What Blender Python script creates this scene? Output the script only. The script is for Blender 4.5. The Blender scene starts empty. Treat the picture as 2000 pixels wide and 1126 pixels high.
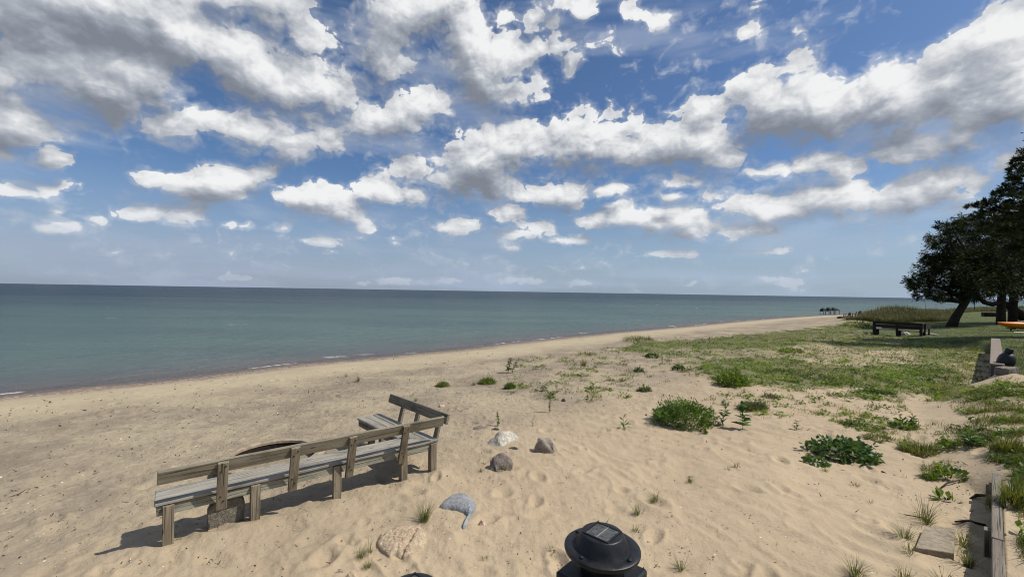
import bpy, bmesh, math, random
import numpy as np
from mathutils import Vector, Matrix
random.seed(7)
RNG = np.random.default_rng(11)
R = math.radians
SC = bpy.context.scene
COL = SC.collection

# ------------------------------------------------------------------ camera
CAM_H = 2.5
F_PX, ROLL, PITCH = 850.0, R(0.917), R(0.40)
cam_data = bpy.data.cameras.new('camera')
cam_data.sensor_width = 36.0
cam_data.lens = F_PX * 36.0 / 2000.0
cam_data.clip_start = 0.05
cam_data.clip_end = 90000.0
cam = bpy.data.objects.new('camera', cam_data)
COL.objects.link(cam)
CAM_M = Matrix.Translation((0, 0, CAM_H)) @ Matrix.Rotation(math.pi / 2 + PITCH, 4, 'X') @ Matrix.Rotation(ROLL, 4, 'Z')
cam.matrix_world = CAM_M
SC.camera = cam
CAM_I = np.array(CAM_M.inverted())
CAM_R = np.array(CAM_M)[:3, :3]


def ray(px, py):
    d = CAM_R @ np.array([(px - 1000) / F_PX, -(py - 563) / F_PX, -1.0])
    return d


def at(px, py, z=None, lift=0.0):
    """ground (or height z) point that the photograph shows at px, py"""
    d = ray(px, py)
    if z is not None:
        t = (z - CAM_H) / d[2]
        return Vector((d[0] * t, d[1] * t, z))
    t = -CAM_H / min(d[2], -0.004)
    for _ in range(40):
        g = float(height(np.array([d[0] * t]), np.array([d[1] * t]))[0])
        t += ((g - CAM_H) / min(d[2], -0.004) - t) * 0.5
    return Vector((d[0] * t, d[1] * t, g + lift))


def to_px(x, y, z):
    p = CAM_I @ np.array([x, y, z, np.ones_like(x)])
    w = np.maximum(-p[2], 1e-3)
    u = np.where(p[2] < -0.01, 1000 + F_PX * p[0] / w, -9999)
    return u, 563 - F_PX * p[1] / w


# ------------------------------------------------------------------ render settings
SC.view_settings.view_transform = 'Standard'
SC.view_settings.look = 'None'
SC.view_settings.gamma = 1.0
SC.view_settings.use_curve_mapping = False
SC.view_settings.exposure = EXPOSURE = 0.0
cy = SC.cycles
cy.max_bounces = 5
cy.diffuse_bounces = 2
cy.glossy_bounces = 2
cy.transmission_bounces = 3
cy.transparent_max_bounces = 6
cy.caustics_reflective = False
cy.caustics_refractive = False
cy.sample_clamp_indirect = 4.0
cy.pixel_filter_type = 'BLACKMAN_HARRIS'
cy.filter_width = 1.05
cy.use_adaptive_sampling = True
cy.adaptive_threshold = 0.012
try:
    cy.use_denoising = True
    cy.denoiser = 'OPENIMAGEDENOISE'
    cy.denoising_input_passes = 'RGB_ALBEDO_NORMAL'
    cy.denoising_prefilter = 'ACCURATE'
except Exception:
    pass


# ------------------------------------------------------------------ node helper
class NT:
    def __init__(self, tree):
        self.t = tree

    def n(self, kind, **kw):
        nd = self.t.nodes.new(kind)
        for k, v in kw.items():
            setattr(nd, k, v)
        return nd

    def put(self, sock, v):
        if v is None:
            return
        if hasattr(v, 'is_output') or isinstance(v, bpy.types.NodeSocket):
            self.t.links.new(v, sock)
        elif isinstance(v, bpy.types.Node):
            self.t.links.new(v.outputs[0], sock)
        else:
            if isinstance(v, (tuple, list)) and sock.type == 'RGBA' and len(v) == 3:
                v = (*v, 1)
            sock.default_value = v

    def math(self, op, a, b=None, c=None, clamp=False):
        nd = self.n('ShaderNodeMath', operation=op, use_clamp=clamp)
        self.put(nd.inputs[0], a); self.put(nd.inputs[1], b)
        if c is not None:
            self.put(nd.inputs[2], c)
        return nd.outputs[0]

    def vec(self, op, a, b=None, scale=None):
        nd = self.n('ShaderNodeVectorMath', operation=op)
        self.put(nd.inputs[0], a)
        if b is not None:
            self.put(nd.inputs[1], b)
        if scale is not None:
            self.put(nd.inputs['Scale'], scale)
        return nd.outputs['Value'] if op in ('LENGTH', 'DOT_PRODUCT', 'DISTANCE') else nd.outputs[0]

    def xyz(self, x=0.0, y=0.0, z=0.0):
        nd = self.n('ShaderNodeCombineXYZ')
        self.put(nd.inputs[0], x); self.put(nd.inputs[1], y); self.put(nd.inputs[2], z)
        return nd.outputs[0]

    def sep(self, v):
        nd = self.n('ShaderNodeSeparateXYZ')
        self.put(nd.inputs[0], v)
        return nd.outputs

    def mapr(self, v, a, b, c=0.0, d=1.0, smooth=True):
        nd = self.n('ShaderNodeMapRange', interpolation_type='SMOOTHSTEP' if smooth else 'LINEAR')
        self.put(nd.inputs[0], v)
        for i, k in enumerate((a, b, c, d)):
            self.put(nd.inputs[1 + i], k)
        return nd.outputs[0]

    def mix(self, f, a, b, blend='MIX'):
        nd = self.n('ShaderNodeMix', data_type='RGBA', blend_type=blend)
        self.put(nd.inputs[0], f); self.put(nd.inputs[6], a); self.put(nd.inputs[7], b)
        return nd.outputs[2]

    def noise(self, v, scale, detail=4.0, rough=0.55, lac=2.0, dist=0.0, dims='3D', color=False):
        nd = self.n('ShaderNodeTexNoise', noise_dimensions=dims)
        self.put(nd.inputs['Vector'], v)
        nd.inputs['Scale'].default_value = scale
        nd.inputs['Detail'].default_value = detail
        nd.inputs['Roughness'].default_value = rough
        nd.inputs['Lacunarity'].default_value = lac
        nd.inputs['Distortion'].default_value = dist
        return nd.outputs[1 if color else 0]

    def vor(self, v, scale, feature='F1', dims='3D', detail=0.0, rand=1.0, out=0, rough=0.5):
        nd = self.n('ShaderNodeTexVoronoi', feature=feature, voronoi_dimensions=dims)
        self.put(nd.inputs['Vector'], v)
        nd.inputs['Scale'].default_value = scale
        nd.inputs['Detail'].default_value = detail
        nd.inputs['Roughness'].default_value = rough
        nd.inputs['Randomness'].default_value = rand
        return nd.outputs[out]

    def ramp(self, f, stops, interp='LINEAR'):
        nd = self.n('ShaderNodeValToRGB')
        nd.color_ramp.interpolation = interp
        el = nd.color_ramp.elements
        while len(el) < len(stops):
            el.new(0.5)
        for e, (p, c) in zip(el, stops):
            e.position = p
            e.color = (*c, 1) if len(c) == 3 else c
        self.put(nd.inputs[0], f)
        return nd.outputs[0]

    def attr(self, name):
        return self.n('ShaderNodeAttribute', attribute_name=name)

    def bump(self, h, strength=0.5, dist=0.02, normal=None):
        nd = self.n('ShaderNodeBump')
        nd.inputs['Strength'].default_value = strength
        nd.inputs['Distance'].default_value = dist
        self.put(nd.inputs['Height'], h)
        if normal is not None:
            self.put(nd.inputs['Normal'], normal)
        return nd.outputs[0]


MATS = {}


def new_mat(name):
    m = bpy.data.materials.new(name)
    m.use_nodes = True
    m.node_tree.nodes.clear()
    t = NT(m.node_tree)
    out = t.n('ShaderNodeOutputMaterial')
    MATS[name] = m
    return m, t, out


def principled(t, out, color, rough=0.8, normal=None, spec=0.3, metal=0.0):
    p = t.n('ShaderNodeBsdfPrincipled')
    t.put(p.inputs['Base Color'], color)
    t.put(p.inputs['Roughness'], rough)
    t.put(p.inputs['Specular IOR Level'], spec)
    t.put(p.inputs['Metallic'], metal)
    if normal is not None:
        t.put(p.inputs['Normal'], normal)
    t.put(out.inputs[0], p.outputs[0])
    return p


# ------------------------------------------------------------------ sun and sky
SUN_V = Vector((0.77, -0.06, 1.0)).normalized()
SUN_EL = math.asin(SUN_V.z)
SUN_AZ = math.atan2(SUN_V.x, SUN_V.y)
sun_d = bpy.data.lights.new('sun', 'SUN')
sun_d.energy = 4.7
sun_d.angle = R(0.53)
sun_d.color = (1.0, 0.95, 0.86)
sun = bpy.data.objects.new('sun', sun_d)
COL.objects.link(sun)
sun.rotation_mode = 'QUATERNION'
sun.rotation_quaternion = SUN_V.to_track_quat('Z', 'Y')
sun.location = (40, 8, 60)

W = bpy.data.worlds.new('World')
SC.world = W
W.use_nodes = True
W.node_tree.nodes.clear()
w = NT(W.node_tree)
W.cycles.sampling_method = 'MANUAL'
W.cycles.sample_map_resolution = 512


def az_el(px, py):
    d = ray(px, py)
    d = d / np.linalg.norm(d)
    return np.array([math.atan2(d[0], d[1]), math.asin(d[2])])


# outlines of the cumulus masses and of the shade under them, by the directions in which the photograph shows them
CLOUDS = [
    [(400,0),(400,-60),(640,-60),(625,0),(612,30),(635,60),(645,115),(605,95),(560,70),(530,45),(480,35),(420,20)],
    [(-60,-60),(390,-60),(390,0),(400,25),(450,40),(490,60),(540,100),(590,115),(640,120),(670,125),(700,160),(715,185),(700,205),(660,215),(625,235),(560,225),(505,205),(460,195),(430,170),(400,150),(380,155),(385,185),(350,195),(310,200),(270,245),(235,255),(190,240),(150,215),(100,205),(60,180),(20,185),(-60,190)],
    [(300,210),(340,203),(420,202),(480,215),(530,225),(570,240),(590,255),(640,255),(680,265),(682,295),(640,300),(600,295),(590,312),(550,310),(520,298),(450,290),(400,270),(340,270),(300,262),(255,250)],
    [(-60,190),(35,182),(60,210),(100,235),(165,240),(170,258),(150,270),(145,290),(100,295),(60,280),(20,290),(-60,285)],
    [(50,300),(90,292),(150,298),(148,317),(100,322),(55,317)], [(-60,288),(25,290),(30,312),(-60,325)], [(-60,356),(60,358),(130,350),(168,356),(110,371),(40,377),(-60,377)],
    [(700,-60),(935,-60),(935,0),(970,40),(990,60),(1030,75),(1080,70),(1130,75),(1160,80),(1180,60),(1190,70),(1185,95),(1150,100),(1110,115),(1080,105),(1045,110),(1030,145),(1010,165),(1040,170),(1045,190),(1000,200),(960,215),(920,205),(895,185),(870,150),(845,135),(850,110),(850,70),(820,75),(795,90),(805,110),(800,130),(790,155),(740,165),(700,150),(680,130),(675,105),(690,90),(685,60),(690,30),(700,0)],
    [(690,205),(740,195),(760,185),(775,165),(810,155),(850,165),(890,190),(870,215),(845,222),(835,255),(815,275),(780,265),(745,275),(725,288),(700,270),(680,255),(685,225)],
    [(1208,20),(1240,8),(1290,25),(1318,35),(1295,60),(1275,65),(1250,45),(1215,40)], [(1080,-20),(1165,-20),(1160,20),(1125,38),(1110,15)], [(983,8),(1002,6),(997,32),(978,37)], [(1028,24),(1056,13),(1062,36),(1034,47)], [(1063,34),(1092,28),(1088,52)], [(1248,86),(1264,90),(1258,106)],
    [(1090,120),(1115,118),(1110,150),(1095,155)], [(1430,62),(1468,55),(1460,70)], [(1560,-30),(1600,-30),(1595,5)],
    [(770,330),(800,308),(830,300),(855,310),(870,300),(880,285),(900,262),(930,262),(955,240),(1000,232),(1030,230),(1060,240),(1075,222),(1110,217),(1135,222),(1150,215),(1175,225),(1195,220),(1215,235),(1240,222),(1262,235),(1245,248),(1225,245),(1235,262),(1265,265),(1290,250),(1330,235),(1360,220),(1410,215),(1425,240),(1440,270),(1480,285),(1490,310),(1465,325),(1430,335),(1395,340),(1340,325),(1290,345),(1240,335),(1180,340),(1130,345),(1085,325),(1040,325),(1010,345),(1020,365),(985,378),(940,385),(890,400),(860,395),(830,370),(790,350)],
    [(1425,155),(1455,140),(1500,130),(1535,130),(1540,110),(1560,105),(1580,120),(1610,120),(1630,140),(1655,160),(1680,140),(1720,115),(1770,108),(1810,110),(1830,85),(1870,65),(1885,45),(1940,18),(1975,12),(2080,10),(2080,280),(1985,285),(1985,240),(1970,245),(1960,275),(1930,280),(1880,285),(1820,305),(1760,325),(1720,325),(1700,300),(1695,285),(1735,270),(1800,250),(1850,240),(1760,262),(1690,275),(1650,290),(1630,280),(1560,285),(1530,290),(1495,285),(1470,270),(1430,245),(1425,215),(1440,190)],
    [(1352,207),(1362,190),(1412,188),(1420,206),(1380,218)],
    [(1430,350),(1480,330),(1530,320),(1580,300),(1640,293),(1680,310),(1690,330),(1670,345),(1600,345),(1540,350),(1500,345)],
    [(1690,385),(1720,355),(1770,330),(1830,318),(1880,310),(1930,330),(1950,345),(1920,375),(1880,380),(1880,400),(1820,410),(1750,425),(1700,405)],
    [(1540,370),(1590,350),(1660,345),(1690,350),(1700,375),(1740,395),(1690,410),(1620,420),(1560,435),(1490,435),(1440,410),(1380,400),(1370,385),(1440,378),(1480,375),(1510,385)],
    [(1945,310),(1970,295),(2080,290),(2080,332),(1960,332)],
    [(248,345),(290,332),(345,335),(370,325),(425,320),(470,335),(495,360),(488,385),(440,390),(400,385),(350,385),(325,370),(280,362)],
    [(222,416),(265,404),(310,398),(350,402),(390,392),(408,410),(402,432),(370,442),(320,437),(270,432),(235,426)], [(488,332),(520,322),(552,316),(530,347),(503,346)],
    [(530,375),(565,362),(610,352),(640,370),(690,380),(715,400),(725,420),(700,430),(660,425),(600,425),(560,415),(540,395)], [(690,365),(720,350),(745,347),(780,362),(835,370),(843,390),(830,405),(780,405),(740,395),(700,385)],
    [(1000,385),(1020,365),(1060,350),(1120,345),(1150,355),(1150,380),(1135,405),(1085,412),(1040,400),(1005,395)], [(1155,370),(1190,360),(1228,367),(1210,382),(1170,387)], [(953,411),(990,400),(1030,404),(1022,427),(985,434),(960,422)],
    [(1185,405),(1210,397),(1250,400),(1300,405),(1360,398),(1380,420),(1385,450),(1340,458),(1290,450),(1240,445),(1195,430)], [(1128,431),(1160,418),(1187,408),(1182,437),(1150,440)],
    [(1288,351),(1320,338),(1360,344),(1387,360),(1360,377),(1310,382),(1290,371)], [(1278,380),(1310,379),(1352,388),(1330,402),(1288,399)],
    [(848,441),(890,428),(937,428),(942,452),(880,457)], [(998,441),(1050,423),(1087,429),(1082,452),(1030,457)], [(968,461),(1010,448),(1062,456),(1104,466),(1030,475)], [(1086,459),(1152,458),(1152,472),(1098,472)], [(992,481),(1012,480),(1018,489),(998,490)],
    [(436,436),(480,426),(508,437),(480,447)], [(516,441),(550,431),(584,442),(550,452)], [(688,437),(720,433),(738,451),(700,452)], [(176,431),(205,426),(204,438)], [(8,419),(40,410),(48,426),(20,430)], [(80,412),(118,408),(112,420)],
    [(1262,496),(1366,489),(1362,499),(1280,501)], [(1442,490),(1542,484),(1537,493),(1450,494)], [(1395,445),(1470,438),(1560,448),(1500,462),(1420,460)],
    [(560,470),(640,463),(720,470),(640,477)], [(60,440),(150,434),(160,446),(80,450)],
    [(380,549),(440,541),(500,549)], [(700,550),(770,541),(830,550)], [(980,551),(1020,544),(1060,551)], [(1110,553),(1140,547),(1170,553)], [(1430,553),(1490,545),(1560,553)], [(840,549),(870,543),(900,549)],
]
SHADE = [  # centre, half sizes, turn, how much darker (negative: brighter)
    (150,40,280,70,8,.40), (300,105,170,42,15,.22), (110,228,210,38,4,.40), (450,170,120,40,25,.20), (610,218,80,22,0,.22), (960,338,95,32,-8,.36), (1190,318,140,28,0,.32), (1340,318,100,22,0,.26),
    (1545,252,125,44,0,.44), (1680,250,110,38,-8,.30), (1800,200,130,34,-15,.24), (1830,300,130,22,-10,.32), (1925,92,90,20,-10,.28), (1090,400,74,17,0,.38), (920,385,76,22,0,.32), (1300,444,95,15,0,.30), (400,380,95,15,0,.30),
    (640,416,84,14,0,.28), (780,400,60,10,0,.2), (1630,404,125,20,0,.30), (1785,395,115,28,-8,.36), (1600,340,64,14,0,.32), (940,190,80,30,0,.22), (560,285,115,18,8,.18), (1960,240,90,36,0,.26), (760,262,60,20,0,.15), (60,270,90,20,0,.2), (320,432,70,9,0,.2),
    (450,75,66,44,20,-.22), (560,135,76,32,25,-.18), (150,125,160,32,10,-.16), (1075,245,125,22,0,-.12), (1560,150,85,32,0,-.16), (1720,140,95,28,-10,-.12), (1960,40,66,22,-20,-.16), (380,335,95,14,0,-.12), (610,370,66,16,0,-.14), (1000,90,120,40,0,-.10), (800,60,80,50,0,-.08), (1290,410,80,10,0,-.1), (1070,360,60,10,0,-.1), (470,225,120,16,8,-.12),
]


EL_ROWS, EL_TOP, AZ_N, AZ_MAX = 51, 0.62, 200, 0.95


def sky_tables():
    """how thick the cumulus lies, and how shaded it is, over each direction: rows of rising elevation, columns of azimuth"""
    el, az = np.meshgrid(EL_TOP * (np.arange(EL_ROWS) / (EL_ROWS - 1)) ** 1.3, np.linspace(-AZ_MAX, AZ_MAX, AZ_N), indexing='ij')
    d = np.stack([np.sin(az) * np.cos(el), np.cos(az) * np.cos(el), np.sin(el)])
    c = np.einsum('ji,jkl->ikl', CAM_R, d)
    px, py = 1000 - F_PX * c[0] / c[2], 563 + F_PX * c[1] / c[2]
    tot = np.zeros(el.shape)
    for poly in CLOUDS:
        poly = np.array(poly, float)
        ins = np.zeros(el.shape, bool)
        dd = np.full(el.shape, 1e9)
        for (ax, ay), (bx, by) in zip(poly, np.roll(poly, -1, 0)):
            ins ^= ((ay > py) != (by > py)) & (px < (bx - ax) * (py - ay) / (by - ay + 1e-9) + ax)
            dx, dy = bx - ax, by - ay
            t = np.clip(((px - ax) * dx + (py - ay) * dy) / (dx * dx + dy * dy), 0, 1)
            dd = np.minimum(dd, np.hypot(px - ax - t * dx, py - ay - t * dy))
        w_, h_ = np.ptp(poly[:, 0]), np.ptp(poly[:, 1])
        inr = max(min(45.0, 0.36 * min(w_, h_)), 4.0)
        cov = np.where(ins, 0.36 + 0.70 * dd / inr, 0.36 - 0.36 * dd / max(9.0, inr * .6))
        tot = np.maximum(tot, cov)
    shade = np.zeros(el.shape)
    for (cx, cy_, rx, ry, rot, k) in SHADE:
        a = R(rot)
        u, v = (px - cx) * math.cos(a) + (py - cy_) * math.sin(a), -(px - cx) * math.sin(a) + (py - cy_) * math.cos(a)
        shade += k * np.clip(1.25 - (u / rx) ** 2 - (v / ry) ** 2, 0, 1)
    return np.clip(tot, 0, 1.25) / 1.25, np.clip(shade * .8 + .4, 0, 1)


COVER_T, SHADE_T = sky_tables()


def table_nodes(t, P, tab):
    s0 = t.sep(P)
    x = t.math('DIVIDE', s0[0], AZ_MAX)
    ey = t.math('MULTIPLY', t.math('POWER', t.math('DIVIDE', t.math('MAXIMUM', s0[1], 0.0), EL_TOP), 1 / 1.3), EL_ROWS - 1)
    yv, xv = t.xyz(ey, ey, ey), t.xyz(x, x, x)
    tot = 0.0
    for k in range(0, EL_ROWS, 3):
        cn = t.n('ShaderNodeVectorCurve')
        cm = cn.mapping
        cm.use_clip = False
        cm.extend = 'HORIZONTAL'
        for ch in range(3):
            pts = cm.curves[ch].points
            row = tab[k + ch]
            while len(pts) > 2:
                pts.remove(pts[1])
            pts[0].location = (-1.0, row[0]); pts[-1].location = (1.0, row[-1])
            keep = [i for i in range(1, AZ_N - 1) if abs(row[i] * 2 - row[i - 1] - row[i + 1]) > 1e-4]
            for i in keep:
                pts.new(2 * i / (AZ_N - 1) - 1, row[i])
            for p_ in pts:
                p_.handle_type = 'VECTOR'
        cm.update()
        t.put(cn.inputs['Vector'], xv)
        wv = t.vec('MAXIMUM', t.vec('SUBTRACT', (1, 1, 1), t.vec('ABSOLUTE', t.vec('SUBTRACT', yv, (k, k + 1, k + 2)))), (0, 0, 0))
        tot = t.math('ADD', t.vec('DOT_PRODUCT', cn.outputs[0], wv), tot)
    return tot


def smooth_group():
    g = bpy.data.node_groups.new('cloud_cover', 'ShaderNodeTree')
    g.interface.new_socket('P', in_out='INPUT', socket_type='NodeSocketVector')
    g.interface.new_socket('C', in_out='OUTPUT', socket_type='NodeSocketFloat')
    t = NT(g)
    gi, go = t.n('NodeGroupInput'), t.n('NodeGroupOutput')
    tot = t.math('MULTIPLY', table_nodes(t, gi.outputs[0], COVER_T), 1.25)
    # a loose field of cloud over the sky the photograph does not show
    s = t.sep(gi.outputs[0])
    away = t.mapr(t.math('ABSOLUTE', s[0]), 0.86, 1.15)
    up = t.mapr(s[1], 0.56, 0.75)
    fld = t.noise(t.vec('MULTIPLY', gi.outputs[0], (1.0, 2.0, 1.0)), 2.3, 1.0, 0.5, dims='2D')
    fld = t.mapr(fld, 0.50, 0.80, -0.1, 0.9, smooth=False)
    fld = t.math('MULTIPLY', fld, t.math('MAXIMUM', away, up))
    low = t.mapr(s[1], 0.02, 0.12)
    fld = t.math('MULTIPLY', fld, low)
    tot = t.math('MAXIMUM', tot, fld)
    t.put(go.inputs[0], tot)
    return g


def detail_group():
    g = bpy.data.node_groups.new('cloud_detail', 'ShaderNodeTree')
    g.interface.new_socket('P', in_out='INPUT', socket_type='NodeSocketVector')
    g.interface.new_socket('D', in_out='OUTPUT', socket_type='NodeSocketFloat')
    t = NT(g)
    gi, go = t.n('NodeGroupInput'), t.n('NodeGroupOutput')
    s = t.sep(gi.outputs[0])
    q = t.vec('MULTIPLY', gi.outputs[0], (1.25, 1.75, 0.0))
    a = t.noise(q, 7.0, 6.0, 0.62, 2.1, dims='2D')
    sw = t.vec('SCALE', t.vec('SUBTRACT', t.noise(q, 14.0, 2.0, dims='2D', color=True), (0.5, 0.5, 0.5)), scale=0.09)
    b = t.vor(t.vec('ADD', q, sw), 13.0, 'F1', '2D', 2.0, rough=0.62)
    d = t.math('MULTIPLY_ADD', t.math('SUBTRACT', a, 0.5), 1.8, t.math('MULTIPLY', t.math('SUBTRACT', 0.45, b), 0.75))
    t.put(go.inputs[0], d)
    return g


def build_sky():
    gcov, gdet = smooth_group(), detail_group()

    def call(g, v):
        nd = w.n('ShaderNodeGroup')
        nd.node_tree = g
        w.put(nd.inputs[0], v)
        return nd.outputs[0]
    tc = w.n('ShaderNodeTexCoord')
    d = w.vec('NORMALIZE', tc.outputs['Generated'])
    s = w.sep(d)
    az = w.math('ARCTAN2', s[0], s[1])
    el = w.math('ARCSINE', s[2])
    p = w.xyz(az, el, 0.0)
    # pull the outlines about so that no mass keeps a plain oval edge
    wob = w.noise(p, 5.0, 3.0, 0.55, dims='2D', color=True)
    wob = w.vec('MULTIPLY', w.vec('SUBTRACT', wob, (0.5, 0.5, 0.5)), (0.060, 0.034, 0.0))
    wob = w.vec('SCALE', wob, scale=w.mapr(el, 0.05, 0.42, 0.45, 1.15))
    pw = w.vec('ADD', p, wob)
    c0 = call(gcov, pw)
    c1 = call(gcov, w.vec('ADD', pw, (0.018, 0.040, 0)))
    d0 = call(gdet, p)
    d1 = call(gdet, w.vec('ADD', p, (0.006, 0.013, 0)))
    pb = w.vec('MULTIPLY', p, (1.15, 1.9, 0.0))
    r0 = w.noise(pb, 5.2, 5.0, 0.58, dims='2D')
    r1 = w.noise(w.vec('ADD', pb, (0.018, 0.060, 0)), 5.2, 5.0, 0.58, dims='2D')
    dens = w.math('MULTIPLY_ADD', d0, 0.78, w.math('ADD', c0, 0.03))
    dens = w.math('MULTIPLY_ADD', w.math('SUBTRACT', r0, 0.5), 0.70, dens)
    dens = w.math('ADD', dens, w.mapr(c0, 0.0, 0.25, -0.13, 0.0))
    top = w.math('SUBTRACT', c0, c1)
    soft = w.mapr(w.noise(p, 7.0, 2.0, 0.5, dims='2D'), 0.44, 0.68, 0.10, 0.40)
    soft = w.math('ADD', soft, w.mapr(top, 0.05, -0.25, 0.0, 0.40))
    alpha = w.mapr(dens, 0.0, soft)
    alpha = w.math('MAXIMUM', alpha, w.mapr(dens, -0.36, 0.32, 0.0, 0.48))
    # light from above right: bright where the mass thins towards the sun
    lum = w.math('MULTIPLY_ADD', w.math('SUBTRACT', r0, r1), 1.05, 0.565)
    lum = w.math('MULTIPLY_ADD', d0, 0.10, lum)
    lum = w.math('MULTIPLY_ADD', w.math('SUBTRACT', d0, d1), 0.30, lum)
    lum = w.math('MULTIPLY_ADD', top, 0.62, lum)
    lum = w.math('MULTIPLY_ADD', w.mapr(dens, 0.35, 1.35), -0.12, lum)
    lum = w.math('ADD', lum, w.mapr(dens, 0.0, 0.45, 0.14, 0.0))
    lum = w.math('SUBTRACT', lum, w.math('MULTIPLY', w.math('SUBTRACT', table_nodes(w, pw, SHADE_T), 0.4), 0.62))
    ccol = w.ramp(lum, [(0.0, (0.215, 0.24, 0.285)), (0.22, (0.275, 0.305, 0.36)), (0.50, (0.42, 0.45, 0.505)), (0.72, (0.64, 0.66, 0.69)), (0.90, (0.81, 0.82, 0.83)), (1.0, (0.88, 0.885, 0.89))])
    # the blue behind
    sky = w.n('ShaderNodeTexSky', sky_type='NISHITA')
    sky.sun_disc = False
    sky.sun_elevation = SUN_EL
    sky.sun_rotation = SUN_AZ
    sky.altitude = 180
    sky.air_density = 1.0
    sky.dust_density = 1.2
    sky.ozone_density = 2.0
    blue = w.mix(1.0, sky.outputs[0], (0.60, 0.76, 0.95), 'MULTIPLY')
    # thin high veil and the pale bank above the horizon
    veil = w.noise(w.vec('MULTIPLY', w.xyz(w.math('DIVIDE', az, w.math('ADD', w.math('MAXIMUM', el, 0.0), 0.25)), el, 0.0), (1.0, 7.0, 1.0)), 1.6, 4.0, 0.55, dims='2D')
    veil = w.math('MULTIPLY', w.mapr(veil, 0.49, 0.78), 0.38)
    S = 10.0
    hz = w.mapr(el, 0.0, 0.26, 1.0, 0.0)
    bank = w.mapr(w.noise(w.vec('MULTIPLY', p, (1.0, 9.0, 1.0)), 2.2, 4.0, 0.5, dims='2D'), 0.40, 0.66)
    base = w.mix(veil, blue, (0.52 * S, 0.58 * S, 0.69 * S))
    base = w.mix(w.math('MULTIPLY', hz, w.math('MULTIPLY_ADD', bank, 0.30, 0.68)), base, w.mix(w.mapr(az, -0.6, 0.6), (0.36 * S, 0.425 * S, 0.555 * S), (0.385 * S, 0.485 * S, 0.62 * S)))
    cl = w.vec('SCALE', ccol, scale=S)
    aer = w.mapr(el, 0.02, 0.20, 0.62, 0.0)
    cl = w.mix(aer, cl, (0.50 * S, 0.57 * S, 0.68 * S))
    alpha = w.math('MULTIPLY', alpha, w.mapr(el, 0.0, 0.10, 0.35, 1.0))
    col = w.mix(alpha, base, cl)
    bg = w.n('ShaderNodeBackground')
    w.put(bg.inputs[0], col)
    bg.inputs[1].default_value = 0.1
    out = w.n('ShaderNodeOutputWorld')
    w.put(out.inputs[0], bg.outputs[0])


build_sky()


# ------------------------------------------------------------------ noise and the lie of the land
_perm = np.random.default_rng(5).permutation(4096)
_gx = np.cos(np.arange(4096) * 2.399963)
_gy = np.sin(np.arange(4096) * 2.399963)


def perlin(x, y):
    xi, yi = np.floor(x).astype(np.int64), np.floor(y).astype(np.int64)
    xf, yf = x - xi, y - yi
    u, v = xf * xf * xf * (xf * (xf * 6 - 15) + 10), yf * yf * yf * (yf * (yf * 6 - 15) + 10)

    def g(ix, iy, dx, dy):
        h = _perm[(_perm[ix & 4095] + iy) & 4095]
        return _gx[h] * dx + _gy[h] * dy
    a = g(xi, yi, xf, yf); b = g(xi + 1, yi, xf - 1, yf)
    c = g(xi, yi + 1, xf, yf - 1); d = g(xi + 1, yi + 1, xf - 1, yf - 1)
    return (a + u * (b - a)) * (1 - v) + (c + u * (d - c)) * v


def fbm(x, y, octs=4, rough=0.5):
    t, amp = 0.0, 1.0
    for k in range(octs):
        t = t + amp * perlin(x + 17.3 * k, y - 9.1 * k)
        x, y, amp = x * 2.03, y * 2.03, amp * rough
    return t


def sstep(a, b, x):
    t = np.clip((x - a) / (b - a), 0, 1)
    return t * t * (3 - 2 * t)


SHORE = np.array([(-900, -620), (-60, -30), (-14.23, 12.16), (-11.2, 14.97), (-9.16, 17.6), (-6.5, 19.9), (-3.16, 22.9), (0.05, 26.6), (2.82, 29.4),
                  (8.23, 34.76), (14.1, 39.8), (22.75, 48.0), (34.46, 58.5), (46.43, 68.0), (66.9, 82.3), (110, 113), (204, 176), (520, 400), (5000, 3700)], float)


def shore_dist(x, y):
    """distance inland from the waterline (negative out on the lake)"""
    best = np.full(x.shape, 1e12)
    sgn = np.ones(x.shape)
    for (ax, ay), (bx, by) in zip(SHORE[:-1], SHORE[1:]):
        dx, dy = bx - ax, by - ay
        L2 = dx * dx + dy * dy
        t = np.clip(((x - ax) * dx + (y - ay) * dy) / L2, 0, 1)
        d2 = (x - ax - t * dx) ** 2 + (y - ay - t * dy) ** 2
        s = np.sign((x - ax) * dy - (y - ay) * dx)
        m = d2 < best
        best = np.where(m, d2, best)
        sgn = np.where(m, s, sgn)
    return np.sqrt(best) * sgn


WALL_O = np.array([3.915, 3.468]); WALL_W = np.array([0.742, 0.671]); WALL_N = np.array([0.671, -0.742])


def wall_ad(x, y):
    rx, ry = x - WALL_O[0], y - WALL_O[1]
    return rx * WALL_W[0] + ry * WALL_W[1], rx * WALL_N[0] + ry * WALL_N[1]


LAKE_Z = -0.60
DIMPLES = []
for _ in range(330):
    yy = 3.2 + 11 * RNG.random() ** 1.5
    xx = RNG.uniform(-0.95, 1.05) * (yy + .6)
    DIMPLES.append((xx, yy, RNG.uniform(0.05, 0.10), RNG.uniform(0.014, 0.040), RNG.uniform(0, math.pi), RNG.uniform(1.2, 2.0)))


MOUNDS = []
for _t, _h in ((0.11, .035), (0.84, .05), (1.70, .05), (2.55, .045), (2.985, .05), (.5, .07), (1.25, .03), (2.1, .03)):
    MOUNDS.append((-3.36 + .775 * _t + .632 * .10 + RNG.uniform(-.05, .05), 4.14 + .632 * _t - .775 * .10 + RNG.uniform(-.05, .05), _h * 1.1, RNG.uniform(.13, .24)))


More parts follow.
